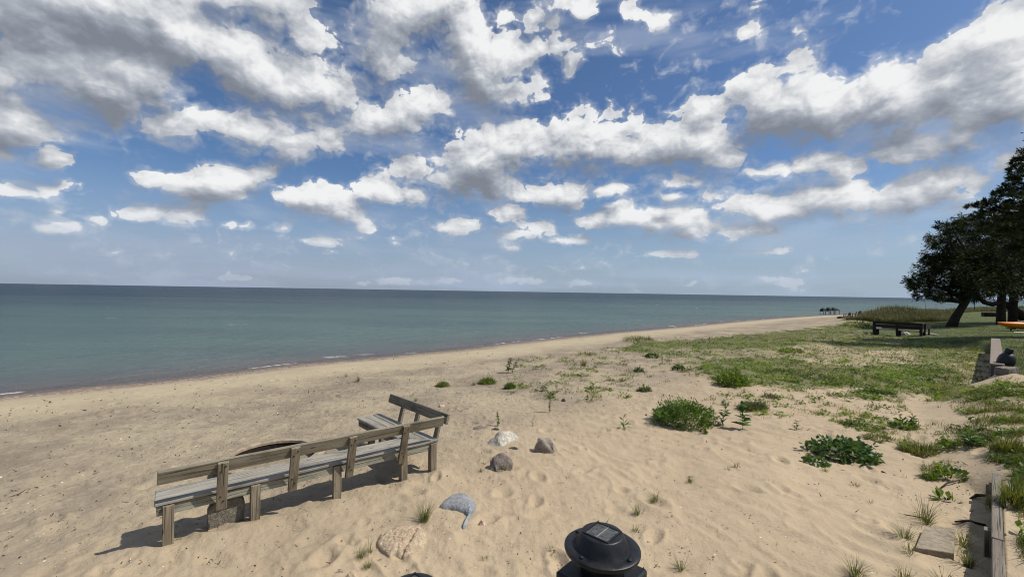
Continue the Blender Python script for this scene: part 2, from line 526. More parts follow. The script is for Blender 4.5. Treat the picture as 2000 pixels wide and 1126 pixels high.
def height(x, y, fine=False):
    s = shore_dist(x, y)
    z = np.interp(s, [-400, -60, -12, -2, 0, 1.6, 3.5, 8, 13, 17, 22], [-9, -4.5, -1.7, -0.80, -0.60, -0.47, -0.30, -0.13, -0.05, 0.0, 0.02])
    a, d = wall_ad(x, y)
    hu = np.interp(a, [-8, -1, 0, 3, 6, 13, 20, 25, 34, 60], [0.30, 0.30, 0.28, 0.30, 0.36, 0.58, 0.66, 0.60, 0.42, 0.35])
    # how abruptly the upland drops: a wall near, a sand slope in the middle, a wall again, then lawn running out to the beach
    w0 = np.interp(a, [-9, 2.6, 3.4, 5.0, 11.5, 13.0, 24.5, 27, 34], [-.02, -.02, -.5, -1.3, -1.3, -.02, -.02, -3.0, -6.0])
    w1 = np.interp(a, [-9, 2.6, 3.4, 5.0, 11.5, 13.0, 24.5, 27, 34], [.03, .03, .2, .5, .5, .03, .03, .6, 2.0])
    up = sstep(0, 1, (d - w0) / (w1 - w0))
    up = up * sstep(-4, 0, a + 6)
    z = z + hu * up
    # the grass-topped dune along the far beach
    mx, my = x - 47.0, y - 53.0
    ca, sa = math.cos(R(35)), math.sin(R(35))
    z = z + 1.15 * np.exp(-((mx * ca + my * sa) / 13.0) ** 2 - ((-mx * sa + my * ca) / 3.2) ** 2)
    dist = np.hypot(x, y)
    dry = sstep(1.5, 5.0, s)
    flat = 1 - 0.75 * sstep(0.0, .6, up)
    und = 0.055 * fbm(x * 0.42 + 3, y * 0.42, 2) + 0.030 * fbm(x * 1.5, y * 1.5 + 7, 2)
    z = z + dry * und * flat * (1 - 0.6 * sstep(30, 80, dist))
    z = z + 0.05 * np.exp(-((x - 3.2) ** 2 + (y - 6.2) ** 2) / 3.0)
    for (lx, ly, lh, lr) in MOUNDS:
        z = z + lh * np.exp(-((x - lx) ** 2 + (y - ly) ** 2) / lr ** 2)
    if fine:
        k = dry * flat
        # wind ridges running down the beach, crisp on the lee side
        al, ac = x * 0.62 - y * 0.78, x * 0.78 + y * 0.62
        wob = 0.35 * perlin(x * .9 + 2, y * .9)
        wv = perlin(al * 0.8 + 4, (ac + wob) * 2.1) + 0.55 * perlin(al * 1.7, (ac + wob) * 4.6 + 3)
        amp = np.interp(s, [3, 9, 12.5, 15.5], [0.003, 0.006, 0.010, 0.036]) * np.clip(0.75 + 1.3 * perlin(x * .45 + 31, y * .45), .2, 1.5)
        z = z + k * amp * np.exp(-np.abs(wv) * 3.2)
        z = z + k * 0.0065 * fbm(x * 5.2, y * 5.2, 3)
        tr = sstep(3.5, 6.5, s) * sstep(21, 13.5, s)
        z = z + k * tr * 0.021 * (np.abs(perlin(x * 6.5, y * 6.5)) + np.abs(perlin(x * 12.5 + 5, y * 12.5)) * .6)
        near = np.nonzero((dist < 17) & (k > .2))[0]
        o = np.argsort(y[near]); idx = near[o]; ys = y[idx]
        for (cx, cy_, r, h, th, asp) in DIMPLES:
            lo, hi = np.searchsorted(ys, [cy_ - 3 * r * asp, cy_ + 3 * r * asp])
            ii = idx[lo:hi]
            dx, dy = x[ii] - cx, y[ii] - cy_
            m = np.abs(dx) < 3 * r * asp
            ii, dx, dy = ii[m], dx[m], dy[m]
            u, v = (dx * math.cos(th) + dy * math.sin(th)) / (r * asp), (-dx * math.sin(th) + dy * math.cos(th)) / r
            q = u * u + v * v
            z[ii] += -h * np.exp(-q * 1.2) + 0.55 * h * np.exp(-((np.sqrt(q) - 1.45) ** 2) * 5)
    return z


# where the photograph shows green: centre, half sizes (photo pixels), strength, kind
GREEN = [  # low leafy cover
    (1420, 660, 230, 26, 1.0), (1620, 640, 150, 24, 1.0), (1750, 665, 180, 22, 1.0), (1560, 690, 190, 18, .55), (1480, 718, 150, 26, .85), (1600, 735, 190, 26, 1.0),
    (1760, 735, 150, 30, 1.0), (1700, 700, 200, 16, .5), (1850, 690, 90, 26, .8), (1860, 765, 70, 22, .8), (1720, 770, 100, 16, .6), (1440, 740, 55, 16, 1.0), (1650,630,60,10,.8),
    (1380, 700, 90, 26, .45), (1260, 678, 70, 14, .8), (1180, 682, 100, 10, .45), (1080, 690, 120, 16, .22), (1320, 690, 80, 14, .5), (1120, 740, 170, 42, .13), (1500, 640, 90, 14, .5),
    (1800, 652, 80, 10, 1.0), (1880, 715, 50, 30, .6), (1930, 790, 70, 24, .6), (1900, 860, 70, 26, .42), (1960, 850, 60, 60, .5), (1985, 940, 36, 70, .6), (1990, 800, 60, 40, .6),
    (1750, 838, 90, 12, .45), (1690, 824, 60, 10, .4), (1820, 870, 60, 18, .45), (1850, 910, 50, 18, .4), (1960, 762, 60, 22, .75),
    (1640, 800, 120, 20, .22), (1500, 790, 120, 30, .13), (2010, 1040, 40, 60, .3),
]


def green_at(x, y, z):
    u, v = to_px(x, y, z)
    g = np.zeros(x.shape)
    for (cx, cy_, rx, ry, k) in GREEN:
        q = ((u - cx) / rx) ** 2 + ((v - cy_) / ry) ** 2
        g = np.maximum(g, k * np.clip(1.35 - q, 0, 1))
    edge = np.interp(u, [1000, 1150, 1250, 1400, 1500, 1600, 1640, 1690, 1760], [700, 690, 667, 656, 648, 637, 631, 628, 620]) + 9 * perlin(x * .5, y * .5)
    return g * sstep(-1, 5, v - edge)


def lawn_at(x, y):
    a, d = wall_ad(x, y)
    edge = np.interp(a, [-8, 3, 6, 12, 13, 24, 28, 36, 50, 90, 150], [1.4, 1.2, 1.0, .30, -.1, -.1, -2.5, -7.0, -8.5, -9, -12]) + np.where((a > 12) & (a < 25), .1, .5) * perlin(x * .35, y * .35)
    return sstep(-.3, .6, d - edge) * np.where(a < 12, 0.75, 1.0)


def grid_mesh(name, verts, faces, mat, attrs=None, smooth=True, parent=None):
    me = bpy.data.meshes.new(name)
    verts = np.asarray(verts, np.float32); faces = np.asarray(faces, np.int32)
    me.vertices.add(len(verts)); me.vertices.foreach_set('co', verts.ravel())
    n, k = faces.shape
    me.loops.add(n * k); me.polygons.add(n)
    me.loops.foreach_set('vertex_index', faces.ravel())
    me.polygons.foreach_set('loop_start', np.arange(0, n * k, k, dtype=np.int32))
    me.polygons.foreach_set('use_smooth', np.full(n, smooth))
    for an, av in (attrs or {}).items():
        at_ = me.attributes.new(an, 'FLOAT', 'POINT')
        at_.data.foreach_set('value', np.asarray(av, np.float32))
    me.update(calc_edges=True)
    if mat is not None:
        me.materials.append(mat)
    o = bpy.data.objects.new(name, me)
    COL.objects.link(o)
    if parent is not None:
        o.parent = parent
    return o


def polar(radii, angles):
    rr, aa = np.meshgrid(radii, angles, indexing='ij')
    x, y = (rr * np.sin(aa)).ravel(), (rr * np.cos(aa)).ravel()
    nr, na = len(radii), len(angles)
    i = np.arange(nr - 1)[:, None] * na + np.arange(na)[None, :]
    j = np.arange(nr - 1)[:, None] * na + (np.arange(na)[None, :] + 1) % na
    f = np.stack([i, j, j + na, i + na], -1).reshape(-1, 4)
    return x, y, f[:, ::-1]


dense = np.linspace(-R(64), R(64), 900)
rest = np.linspace(R(64), 2 * math.pi - R(64), 90)[1:-1]
ANG = np.concatenate([dense, rest])


# ---- sand, soil and lawn as one sheet
def build_ground_material():
    m, t, out = new_mat('beach_ground')
    pos = t.n('ShaderNodeNewGeometry').outputs['Position']
    sh = t.attr('shore').outputs['Fac']
    gr = t.attr('green').outputs['Fac']
    lw = t.attr('lawn').outputs['Fac']
    n1 = t.noise(pos, 0.55, 5, 0.6)
    n2 = t.noise(pos, 5.0, 5, 0.65)
    n3 = t.noise(pos, 120.0, 3, 0.7)
    pale, tan, grey = (0.425, 0.354, 0.236), (0.432, 0.336, 0.221), (0.248, 0.202, 0.146)
    band = t.math('MULTIPLY', t.mapr(sh, 4.0, 6.5), t.mapr(sh, 15.5, 11.0))
    patch = t.mapr(t.math('MULTIPLY_ADD', n2, 0.35, t.math('MULTIPLY', n1, 0.65)), 0.40, 0.58)
    far_in = t.mapr(sh, 9.0, 15.0)
    base = t.mix(far_in, pale, tan)
    base = t.mix(t.math('MULTIPLY', band, t.math('MULTIPLY_ADD', patch, 0.66, 0.34)), base, grey)
    fore = t.math('MULTIPLY', t.math('SUBTRACT', 1.0, band), t.mapr(n2, 0.50, 0.66))
    base = t.mix(t.math('MULTIPLY', fore, 0.38), base, (0.295, 0.238, 0.164))
    n0 = t.noise(pos, 0.30, 3, .6)
    base = t.mix(t.mapr(t.math('MULTIPLY_ADD', n0, .6, t.math('MULTIPLY', n1, .4)), .42, .62, 0.0, 0.34), base, t.mix(1.0, base, (0.74, 0.72, 0.72), 'MULTIPLY'))
    # grains, dark mineral flecks, shell bits
    base = t.mix(t.mapr(n3, 0.35, 0.75, 0.0, 0.30), base, (0.21, 0.170, 0.120))
    v = t.vor(pos, 26.0, out=0)
    vc = t.n('ShaderNodeSeparateColor'); t.put(vc.inputs[0], t.vor(pos, 26.0, out=1))
    speck = t.math('MULTIPLY', t.math('LESS_THAN', v, t.math('MULTIPLY_ADD', vc.outputs[1], 0.22, 0.04)), t.math('GREATER_THAN', vc.outputs[0], t.mapr(band, 0.0, 1.0, 0.965, 0.85)))
    spc = t.mix(t.math('GREATER_THAN', vc.outputs[2], 0.80), (0.075, 0.058, 0.042), (0.62, 0.58, 0.52))
    base = t.mix(t.math('MULTIPLY', speck, t.mapr(sh, 2.0, 3.0)), base, spc)
    # shingle at the water's edge, wet below it
    pv = t.vor(pos, 15.0, out=1)
    pvc = t.n('ShaderNodeSeparateColor'); t.put(pvc.inputs[0], pv)
    peb = t.ramp(pvc.outputs[0], [(0, (0.10, 0.075, 0.06)), (.3, (0.22, 0.155, 0.115)), (.55, (0.30, 0.225, 0.165)), (.8, (0.20, 0.165, 0.14)), (1, (0.48, 0.40, 0.32))])
    edge = t.math('MULTIPLY_ADD', t.math('SUBTRACT', t.noise(pos, 0.9, 4, .6), 0.5), 1.6, sh)
    base = t.mix(t.math('MULTIPLY', t.mapr(edge, 2.6, 1.3), t.mapr(n2, .26, .46)), base, peb)
    wet = t.mapr(edge, 1.15, 0.45)
    base = t.mix(wet, base, t.mix(0.66, base, (0.045, 0.034, 0.028)))
    # soil and moss under the green cover, mown grass on the lawn
    gsoil = t.mix(t.mapr(n2, .35, .65), (0.070, 0.090, 0.024), (0.17, 0.145, 0.070))
    gm = t.mapr(t.math('MULTIPLY_ADD', t.math('SUBTRACT', n2, 0.5), 1.7, gr), 0.36, 0.74)
    base = t.mix(t.math('MULTIPLY', gm, 0.86), base, gsoil)
    ln = t.noise(t.vec('MULTIPLY', pos, (1.0, 1.0, 0.2)), 1.3, 4, .6)
    lgr = t.ramp(ln, [(0.25, (0.050, 0.070, 0.018)), (0.5, (0.085, 0.105, 0.030)), (0.75, (0.160, 0.150, 0.062))])
    lgr = t.mix(t.mapr(t.noise(pos, 40, 3, .7), .3, .7, 0, .5), lgr, (0.032, 0.052, 0.014))
    lm = t.mapr(t.math('MULTIPLY_ADD', t.math('SUBTRACT', n2, 0.5), 0.7, lw), 0.35, 0.65)
    base = t.mix(lm, base, lgr)
    b1 = t.noise(pos, 28.0, 4, 0.65)
    b2 = t.noise(pos, 11.0, 3, 0.6)
    hsum = t.math('MULTIPLY_ADD', b2, t.mapr(band, 0, 1, 0.6, 2.8), t.math('MULTIPLY', b1, 0.8))
    hsum = t.math('MULTIPLY_ADD', n3, 0.12, hsum)
    hsum = t.math('MULTIPLY_ADD', t.math('MULTIPLY', pvc.outputs[1], t.mapr(edge, 2.1, 1.1)), 0.8, hsum)
    nb = t.bump(hsum, 0.62, 0.024)
    principled(t, out, base, t.mapr(wet, 0, 1, 0.92, 0.42), nb, 0.25)
    return m


GROUND_MAT = build_ground_material()
radii = np.concatenate([[0.01, 0.5, 1.0, 1.6, 2.0, 2.4], 2.7 * np.exp(np.arange(0, 690) * 0.0073), [450, 520, 620, 800, 1100, 1600, 2400, 3600]])
gx, gy, gf = polar(radii, ANG)
gs = shore_dist(gx, gy)
gz = height(gx, gy, fine=True)
ga, gd = wall_ad(gx, gy)
ground = grid_mesh('ground', np.stack([gx, gy, gz], 1), gf, GROUND_MAT,
                   {'shore': gs, 'green': green_at(gx, gy, gz), 'lawn': lawn_at(gx, gy)})
ground['kind'] = 'structure'


# ---- the lake
def build_water_material():
    m, t, out = new_mat('lake_water')
    pos = t.n('ShaderNodeNewGeometry').outputs['Position']
    off = t.math('MULTIPLY', t.attr('shore').outputs['Fac'], -1.0)
    # depth colour: sandy at the edge, teal, then deep blue far out; broad wind lanes
    lane = t.noise(t.vec('MULTIPLY', pos, (0.25, 1.0, 1.0)), 0.020, 4, .55)
    o2 = t.math('MULTIPLY', off, t.mapr(lane, 0.3, 0.7, 0.72, 1.35))
    lg = t.math('DIVIDE', t.math('LOGARITHM', t.math('ADD', t.math('MAXIMUM', o2, 0.0), 1.0), 10.0), 4.0)
    col = t.ramp(lg, [(0.0, (0.085, 0.066, 0.052)), (0.07, (0.100, 0.092, 0.080)), (0.13, (0.082, 0.100, 0.090)), (0.24, (0.070, 0.112, 0.098)), (0.39, (0.054, 0.098, 0.089)), (0.47, (0.034, 0.066, 0.073)), (0.56, (0.010, 0.029, 0.045)), (1.0, (0.010, 0.032, 0.050))])
    strip = t.noise(t.vec('MULTIPLY', pos, (0.30, 1.0, 1.0)), 0.09, 3, .6)
    col = t.mix(t.mapr(strip, .38, .66, 0.0, 0.75), col, t.mix(1.0, col, (0.66, 0.72, 0.76), 'MULTIPLY'))
    # crests run along the shore
    k = R(40)
    al = t.vec('DOT_PRODUCT', pos, (math.cos(k), math.sin(k), 0))
    ac = t.vec('DOT_PRODUCT', pos, (-math.sin(k), math.cos(k), 0))
    wv = t.xyz(t.math('MULTIPLY', al, 0.34), ac, 0)
    h1 = t.noise(wv, 0.55, 4, .6, dims='2D')
    h2 = t.noise(wv, 2.6, 4, .6, dims='2D')
    h3 = t.noise(pos, 9.0, 3, .6)
    hh = t.math('MULTIPLY_ADD', h1, 1.5, t.math('MULTIPLY_ADD', h2, 0.42, t.math('MULTIPLY', h3, 0.07)))
    nb = t.bump(hh, 1.0, 0.34)
    # small breaking wavelets at the edge and a few whitecaps
    fs = t.noise(t.xyz(t.math('MULTIPLY', al, 1.0), 0, 0), 0.22, 3, .6)
    fn = t.noise(pos, 3.5, 4, .7)
    fpos = t.math('MULTIPLY_ADD', t.math('SUBTRACT', t.noise(pos, .35, 3, .5), .5), 2.0, off)
    fw = t.mapr(t.math('ABSOLUTE', t.math('SUBTRACT', fpos, 0.80)), 0.34, 0.06)
    foam = t.math('MULTIPLY', t.math('MULTIPLY', fw, t.mapr(fs, .57, .64)), t.mapr(fn, .42, .58))
    fs2 = t.noise(t.xyz(al, 7.3, 0), 0.33, 3, .6)
    wl = t.mapr(t.math('ABSOLUTE', t.math('SUBTRACT', t.math('MULTIPLY_ADD', t.math('SUBTRACT', fn, .5), .30, off), 0.10)), 0.13, 0.02)
    foam = t.math('MAXIMUM', foam, t.math('MULTIPLY', wl, t.math('MULTIPLY', t.mapr(fs2, .52, .60), t.mapr(fn, .40, .55))))
    wc = t.noise(t.vec('MULTIPLY', wv, (0.9, 1.0, 1.0)), 0.35, 3, .62, dims='2D')
    wc2 = t.noise(wv, 0.016, 2, .5, dims='2D')
    cap = t.math('MULTIPLY', t.mapr(wc, .765, .79), t.math('MULTIPLY', t.mapr(off, 8, 30), t.mapr(wc2, .40, .55)))
    foam = t.math('MAXIMUM', foam, t.math('MULTIPLY', cap, 0.85))
    # a wind-roughened surface: its facets never turn fully edge-on, so the mirror share stays small out to the horizon
    df = t.n('ShaderNodeBsdfDiffuse')
    t.put(df.inputs[0], t.mix(t.math('MULTIPLY', foam, 0.8), col, (0.66, 0.66, 0.64))); t.put(df.inputs['Normal'], nb)
    gl = t.n('ShaderNodeBsdfGlossy')
    gl.inputs[0].default_value = (1, 1, 1, 1)
    gl.inputs['Roughness'].default_value = 0.22
    t.put(gl.inputs['Normal'], nb)
    fr = t.n('ShaderNodeFresnel'); fr.inputs[0].default_value = 1.333
    t.put(fr.inputs['Normal'], nb)
    fac = t.math('MULTIPLY', t.math('MINIMUM', t.math('MULTIPLY', fr.outputs[0], 0.70), 0.21), t.math('SUBTRACT', 1.0, foam))
    mx = t.n('ShaderNodeMixShader')
    t.put(mx.inputs[0], fac); t.put(mx.inputs[1], df.outputs[0]); t.put(mx.inputs[2], gl.outputs[0])
    t.put(out.inputs[0], mx.outputs[0])
    return m


wr = np.concatenate([[0.01, 3.0], 5.0 * np.exp(np.arange(0, 330) * 0.02), [4200, 6000, 9000, 14000, 22000, 34000, 50000]])
wang = np.concatenate([np.linspace(-R(64), R(64), 260), np.linspace(R(64), 2 * math.pi - R(64), 60)[1:-1]])
wx, wy, wf = polar(wr, wang)
ws = shore_dist(wx, wy)
keep = (ws < 6)[wf].any(axis=1)
lake = grid_mesh('water', np.stack([wx, wy, np.full(wx.shape, LAKE_Z)], 1), wf[keep], build_water_material(), {'shore': ws})
lake['kind'] = 'structure'


# ------------------------------------------------------------------ things: helpers
class MB:
    """collects polygons and links them as one mesh object"""

    def __init__(self):
        self.v, self.f, self.t = [], [], []

    def add(self, verts, faces, tone=0.5):
        o = len(self.v)
        self.v += [tuple(p) for p in verts]
        self.f += [tuple(i + o for i in f) for f in faces]
        self.t += [tone] * len(verts)
        return self

    def board(self, x0, x1, y0, y1, z0, z1, ch=0.006, skew0=0.0, skew1=0.0, tone=0.5):
        """a chamfered plank along x; skew moves an end with y (for mitres)"""
        pr = [(y0 + ch, z0), (y1 - ch, z0), (y1, z0 + ch), (y1, z1 - ch), (y1 - ch, z1), (y0 + ch, z1), (y0, z1 - ch), (y0, z0 + ch)]
        n = 8
        cyc, czc = (y0 + y1) / 2, (z0 + z1) / 2
        rings = []
        xs = [0.0, ch * 0.7] + list(np.linspace(0.12, 0.88, 4)) + [1 - 1e-9, 1.0]
        vs = []
        for k, (end, inset) in enumerate(((0, True), (0, False), (0.33, False), (0.66, False), (1, False), (1, True))):
            for (y, z) in pr:
                yy, zz = y, z
                if inset:
                    yy, zz = y + (cyc - y) * min(.3, ch / abs(y1 - y0) * 1.6), z + (czc - z) * min(.3, ch / abs(z1 - z0) * 1.6)
                xa, xb = x0 + skew0 * (yy - y0), x1 + skew1 * (yy - y0)
                x = xa + (xb - xa) * end
                if not inset and end == 0: x += ch * .7
                if not inset and end == 1: x -= ch * .7
                vs.append((x, yy, zz))
        fs = [tuple(range(7, -1, -1)), tuple(range(5 * n, 6 * n))]
        for r in range(5):
            for i in range(n):
                j = (i + 1) % n
                fs.append((r * n + i, r * n + j, (r + 1) * n + j, (r + 1) * n + i))
        return self.add(vs, fs, tone)

    def box(self, x0, x1, y0, y1, z0, z1, tone=0.5):
        v = [(x0, y0, z0), (x1, y0, z0), (x1, y1, z0), (x0, y1, z0), (x0, y0, z1), (x1, y0, z1), (x1, y1, z1), (x0, y1, z1)]
        return self.add(v, [(3, 2, 1, 0), (4, 5, 6, 7), (0, 1, 5, 4), (1, 2, 6, 5), (2, 3, 7, 6), (3, 0, 4, 7)], tone)

    def tube(self, pts, radii, n=8, tone=0.5, cap=True):
        pts = [Vector(p) for p in pts]
        vs, fs = [], []
        ref = Vector((0.31, 0.87, 0.2)).normalized()
        for i, p in enumerate(pts):
            d = (pts[min(i + 1, len(pts) - 1)] - pts[max(i - 1, 0)]).normalized()
            a = d.cross(ref)
            if a.length < 1e-3:
                a = d.cross(Vector((1, 0, 0)))
            a.normalize(); b = d.cross(a)
            for k in range(n):
                th = 2 * math.pi * k / n
                vs.append(p + (a * math.cos(th) + b * math.sin(th)) * radii[i])
        for i in range(len(pts) - 1):
            for k in range(n):
                l = (k + 1) % n
                fs.append((i * n + k, i * n + l, (i + 1) * n + l, (i + 1) * n + k))
        if cap:
            fs += [tuple(range(n - 1, -1, -1)), tuple((len(pts) - 1) * n + k for k in range(n))]
        return self.add(vs, fs, tone)

    def lathe(self, prof, n=48, tone=0.5, c=(0, 0, 0)):
        vs, fs = [], []
        for (r, z) in prof:
            for k in range(n):
                th = 2 * math.pi * k / n
                vs.append((c[0] + r * math.cos(th), c[1] + r * math.sin(th), c[2] + z))
        for i in range(len(prof) - 1):
            for k in range(n):
                l = (k + 1) % n
                fs.append((i * n + k, i * n + l, (i + 1) * n + l, (i + 1) * n + k))
        return self.add(vs, fs, tone)

    def build(self, name, mat, parent=None, smooth=False, matrix=None):
        me = bpy.data.meshes.new(name)
        me.from_pydata(self.v, [], self.f)
        at_ = me.attributes.new('tone', 'FLOAT', 'POINT')
        at_.data.foreach_set('value', np.asarray(self.t, np.float32))
        me.materials.append(mat)
        if smooth:
            me.polygons.foreach_set('use_smooth', np.ones(len(me.polygons), bool))
            if smooth != 'all':
                try:
                    me.set_sharp_from_angle(angle=R(38))
                except Exception:
                    pass
        me.update()
        o = bpy.data.objects.new(name, me)
        COL.objects.link(o)
        if parent is not None:
            o.parent = parent
        if matrix is not None:
            o.matrix_local = matrix
        return o


def tag(o, label, cat, group=None, kind=None):
    o['label'] = label
    o['category'] = cat
    if group:
        o['group'] = group
    if kind:
        o['kind'] = kind
    return o


def empty(name, loc, rz=0.0):
    o = bpy.data.objects.new(name, None)
    o.empty_display_size = 0.1
    COL.objects.link(o)
    o.location = loc
    o.rotation_euler = (0, 0, rz)
    return o


def copy_tree(o, parent=None):
    c = o.copy()
    COL.objects.link(c)
    c.parent = parent
    for ch in [k for k in COL.objects if k.parent == o]:
        copy_tree(ch, c)
    return c


def frame(ox, xa, ya):
    xa, ya = Vector(xa).normalized(), Vector(ya).normalized()
    za = xa.cross(ya)
    m = Matrix((xa, ya, za)).transposed().to_4x4()
    m.translation = ox
    return m


def leaves(base, az, el, L, Wd, droop=0.25, twist=None):
    """kite shaped leaves or blades: base points, heading, rise, length, width (all arrays) -> verts, quads"""
    n = len(az)
    d = np.stack([np.cos(el) * np.sin(az), np.cos(el) * np.cos(az), np.sin(el)], 1)
    side = np.stack([np.cos(az), -np.sin(az), np.zeros(n)], 1)
    if twist is not None:
        up = np.cross(side, d)
        side = side * np.cos(twist)[:, None] + up * np.sin(twist)[:, None]
    L, Wd = np.broadcast_to(L, n)[:, None], np.broadcast_to(Wd, n)[:, None]
    mid = base + d * L * 0.45
    tip = base + d * L - np.array([0, 0, 1.0]) * L * droop * np.cos(el)[:, None]
    v = np.stack([base, mid + side * Wd * .5, tip, mid - side * Wd * .5], 1).reshape(-1, 3)
    f = np.arange(4 * n).reshape(n, 4)
    return v, f


def leaf_obj(name, v, f, tone, mat, parent=None):
    return grid_mesh(name, v, f, mat, {'tone': np.repeat(tone, 4)}, smooth=False, parent=parent)


# ------------------------------------------------------------------ materials of the things
def leaf_mat(name, dark, light, rough=0.55, trans=0.35, spec=0.25):
    m, t, out = new_mat(name)
    tone = t.attr('tone').outputs['Fac']
    col = t.mix(tone, dark, light)
    p = t.n('ShaderNodeBsdfPrincipled')
    t.put(p.inputs['Base Color'], col)
    p.inputs['Roughness'].default_value = rough
    p.inputs['Specular IOR Level'].default_value = spec
    tr = t.n('ShaderNodeBsdfTranslucent')
    t.put(tr.inputs[0], t.mix(1.0, col, (1.25, 1.2, 0.6), 'MULTIPLY'))
    mx = t.n('ShaderNodeMixShader')
    mx.inputs[0].default_value = trans
    t.put(mx.inputs[1], p.outputs[0]); t.put(mx.inputs[2], tr.outputs[0])
    t.put(out.inputs[0], mx.outputs[0])
    return m


def wood_mat(name, dark, mid, light, moss=0.0, sp=0.25):
    m, t, out = new_mat(name)
    oc = t.n('ShaderNodeTexCoord').outputs['Object']
    oi = t.n('ShaderNodeObjectInfo').outputs['Random']
    p = t.vec('ADD', t.vec('MULTIPLY', oc, (1.0, 1.0, 1.0)), t.xyz(t.math('MULTIPLY', oi, 31.0), t.math('MULTIPLY', oi, 17.0), 0))
    g1 = t.noise(t.vec('MULTIPLY', p, (2.2, 60.0, 60.0)), 1.0, 5, 0.65)
    g2 = t.noise(t.vec('MULTIPLY', p, (0.9, 14.0, 14.0)), 1.0, 4, 0.6)
    bl = t.noise(t.vec('MULTIPLY', p, (3.0, 6.0, 6.0)), 1.0, 3, 0.6)
    col = t.ramp(t.math('MULTIPLY_ADD', g1, 0.6, t.math('MULTIPLY', g2, 0.4)), [(0.30, dark), (0.48, mid), (0.68, light)])
    cr = t.noise(t.vec('MULTIPLY', p, (1.6, 95.0, 95.0)), 1.0, 2, 0.5)
    col = t.mix(t.mapr(cr, 0.58, 0.66, 0, 0.85), col, tuple(c * 0.35 for c in dark))
    col = t.mix(t.mapr(bl, 0.50, 0.72, 0, 0.75), col, tuple(c * 0.45 for c in mid))
    if moss:
        col = t.mix(t.mapr(t.noise(p, 4.0, 4, .6), .48, .7, 0, moss), col, (0.115, 0.125, 0.060))
    kn = t.vor(t.vec('MULTIPLY', p, (2.4, 9.0, 9.0)), 1.0)
    col = t.mix(t.mapr(kn, 0.10, 0.05, 0, .8), col, tuple(c * 0.3 for c in dark))
    nb = t.bump(t.math('SUBTRACT', g1, t.mapr(cr, 0.60, 0.72, 0, 1.2)), 0.6, 0.004)
    principled(t, out, col, 0.82, nb, sp)
    return m


def stone_mat(name, a, b, c, scale=30.0, speck=0.5, bump=0.6):
    m, t, out = new_mat(name)
    p = t.n('ShaderNodeNewGeometry').outputs['Position']
    n1 = t.noise(p, scale * .35, 5, .65)
    n2 = t.noise(p, scale * 3.0, 3, .7)
    col = t.ramp(n1, [(.32, a), (.5, b), (.7, c)])
    vv = t.n('ShaderNodeSeparateColor'); t.put(vv.inputs[0], t.vor(p, scale * 5, out=1))
    col = t.mix(t.mapr(vv.outputs[0], .55, .95, 0, speck), col, tuple(min(.85, k * 1.7) for k in c))
    col = t.mix(t.mapr(vv.outputs[1], .7, .95, 0, speck), col, tuple(k * .4 for k in a))
    nb = t.bump(t.math('MULTIPLY_ADD', n2, .35, n1), bump, .03)
    principled(t, out, col, .85, nb, .25)
    return m


def plain_mat(name, col, rough=.6, var=.2, scale=20.0, spec=.3, metal=0.0, bump=.15):
    m, t, out = new_mat(name)
    p = t.n('ShaderNodeNewGeometry').outputs['Position']
    n = t.noise(p, scale, 5, .65)
    c = t.mix(t.mapr(n, .3, .7), tuple(k * (1 - var) for k in col), tuple(min(1, k * (1 + var)) for k in col))
    nb = t.bump(n, bump, .01)
    principled(t, out, c, t.mapr(n, .3, .7, rough - .08, min(1, rough + .08)), nb, spec, metal)
    return m


M_SEAT = wood_mat('weathered_seat_wood', (0.135, 0.120, 0.096), (0.265, 0.243, 0.203), (0.385, 0.362, 0.318))
M_BACK = wood_mat('weathered_back_wood', (0.090, 0.074, 0.050), (0.190, 0.165, 0.120), (0.29, 0.262, 0.205), 0.25)
M_POST = wood_mat('weathered_post_wood', (0.095, 0.070, 0.045), (0.205, 0.165, 0.115), (0.33, 0.285, 0.215), 0.15)
M_MOSSY = wood_mat('mossy_edge_wood', (0.13, 0.122, 0.088), (0.26, 0.25, 0.192), (0.37, 0.36, 0.30), 0.40)
M_DARKWOOD = wood_mat('dark_stained_wood', (0.012, 0.009, 0.008), (0.026, 0.019, 0.016), (0.048, 0.036, 0.030))
M_WALLWOOD = wood_mat('wall_timber', (0.085, 0.070, 0.052), (0.165, 0.140, 0.108), (0.25, 0.22, 0.18))
M_BARK = plain_mat('bark', (0.040, 0.030, 0.023), .9, .5, 9.0, .15, 0, .9)
M_BLACK = plain_mat('black_powder_coat', (0.0080, 0.0083, 0.0102), .46, .35, 60.0, .36, 0, .12)
M_STEEL = plain_mat('screw_steel', (0.05, 0.05, 0.055), .35, .3, 200.0, .5, .8, .1)
M_RUST = plain_mat('rusted_steel', (0.018, 0.013, 0.011), .85, .5, 18.0, .2, 0, .5)
M_CONC = plain_mat('pale_cast_concrete', (0.29, 0.235, 0.165), .9, .3, 14.0, .2, 0, .3)
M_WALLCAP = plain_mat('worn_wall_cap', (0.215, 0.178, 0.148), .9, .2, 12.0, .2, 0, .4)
M_SLAB = plain_mat('grey_paver', (0.27, 0.225, 0.165), .9, .25, 25.0, .2, 0, .5)
M_BLACKPLASTIC = plain_mat('black_plastic', (0.012, 0.012, 0.013), .5, .3, 20.0, .4)
M_ORANGE = plain_mat('orange_hull', (0.64, 0.185, 0.014), .38, .08, 8.0, .45)
M_TARP = plain_mat('dark_boat_cover', (0.010, 0.010, 0.014), .7, .4, 6.0, .3)
M_GALV = plain_mat('dull_hoist_metal', (0.10, 0.115, 0.12), .55, .3, 12.0, .4)
M_CHAIRWOOD = plain_mat('grey_brown_chair_paint', (0.075, 0.060, 0.062), .8, .25, 10.0, .25)
M_WHITE = plain_mat('white_paint', (0.70, 0.70, 0.68), .6, .08, 10.0)
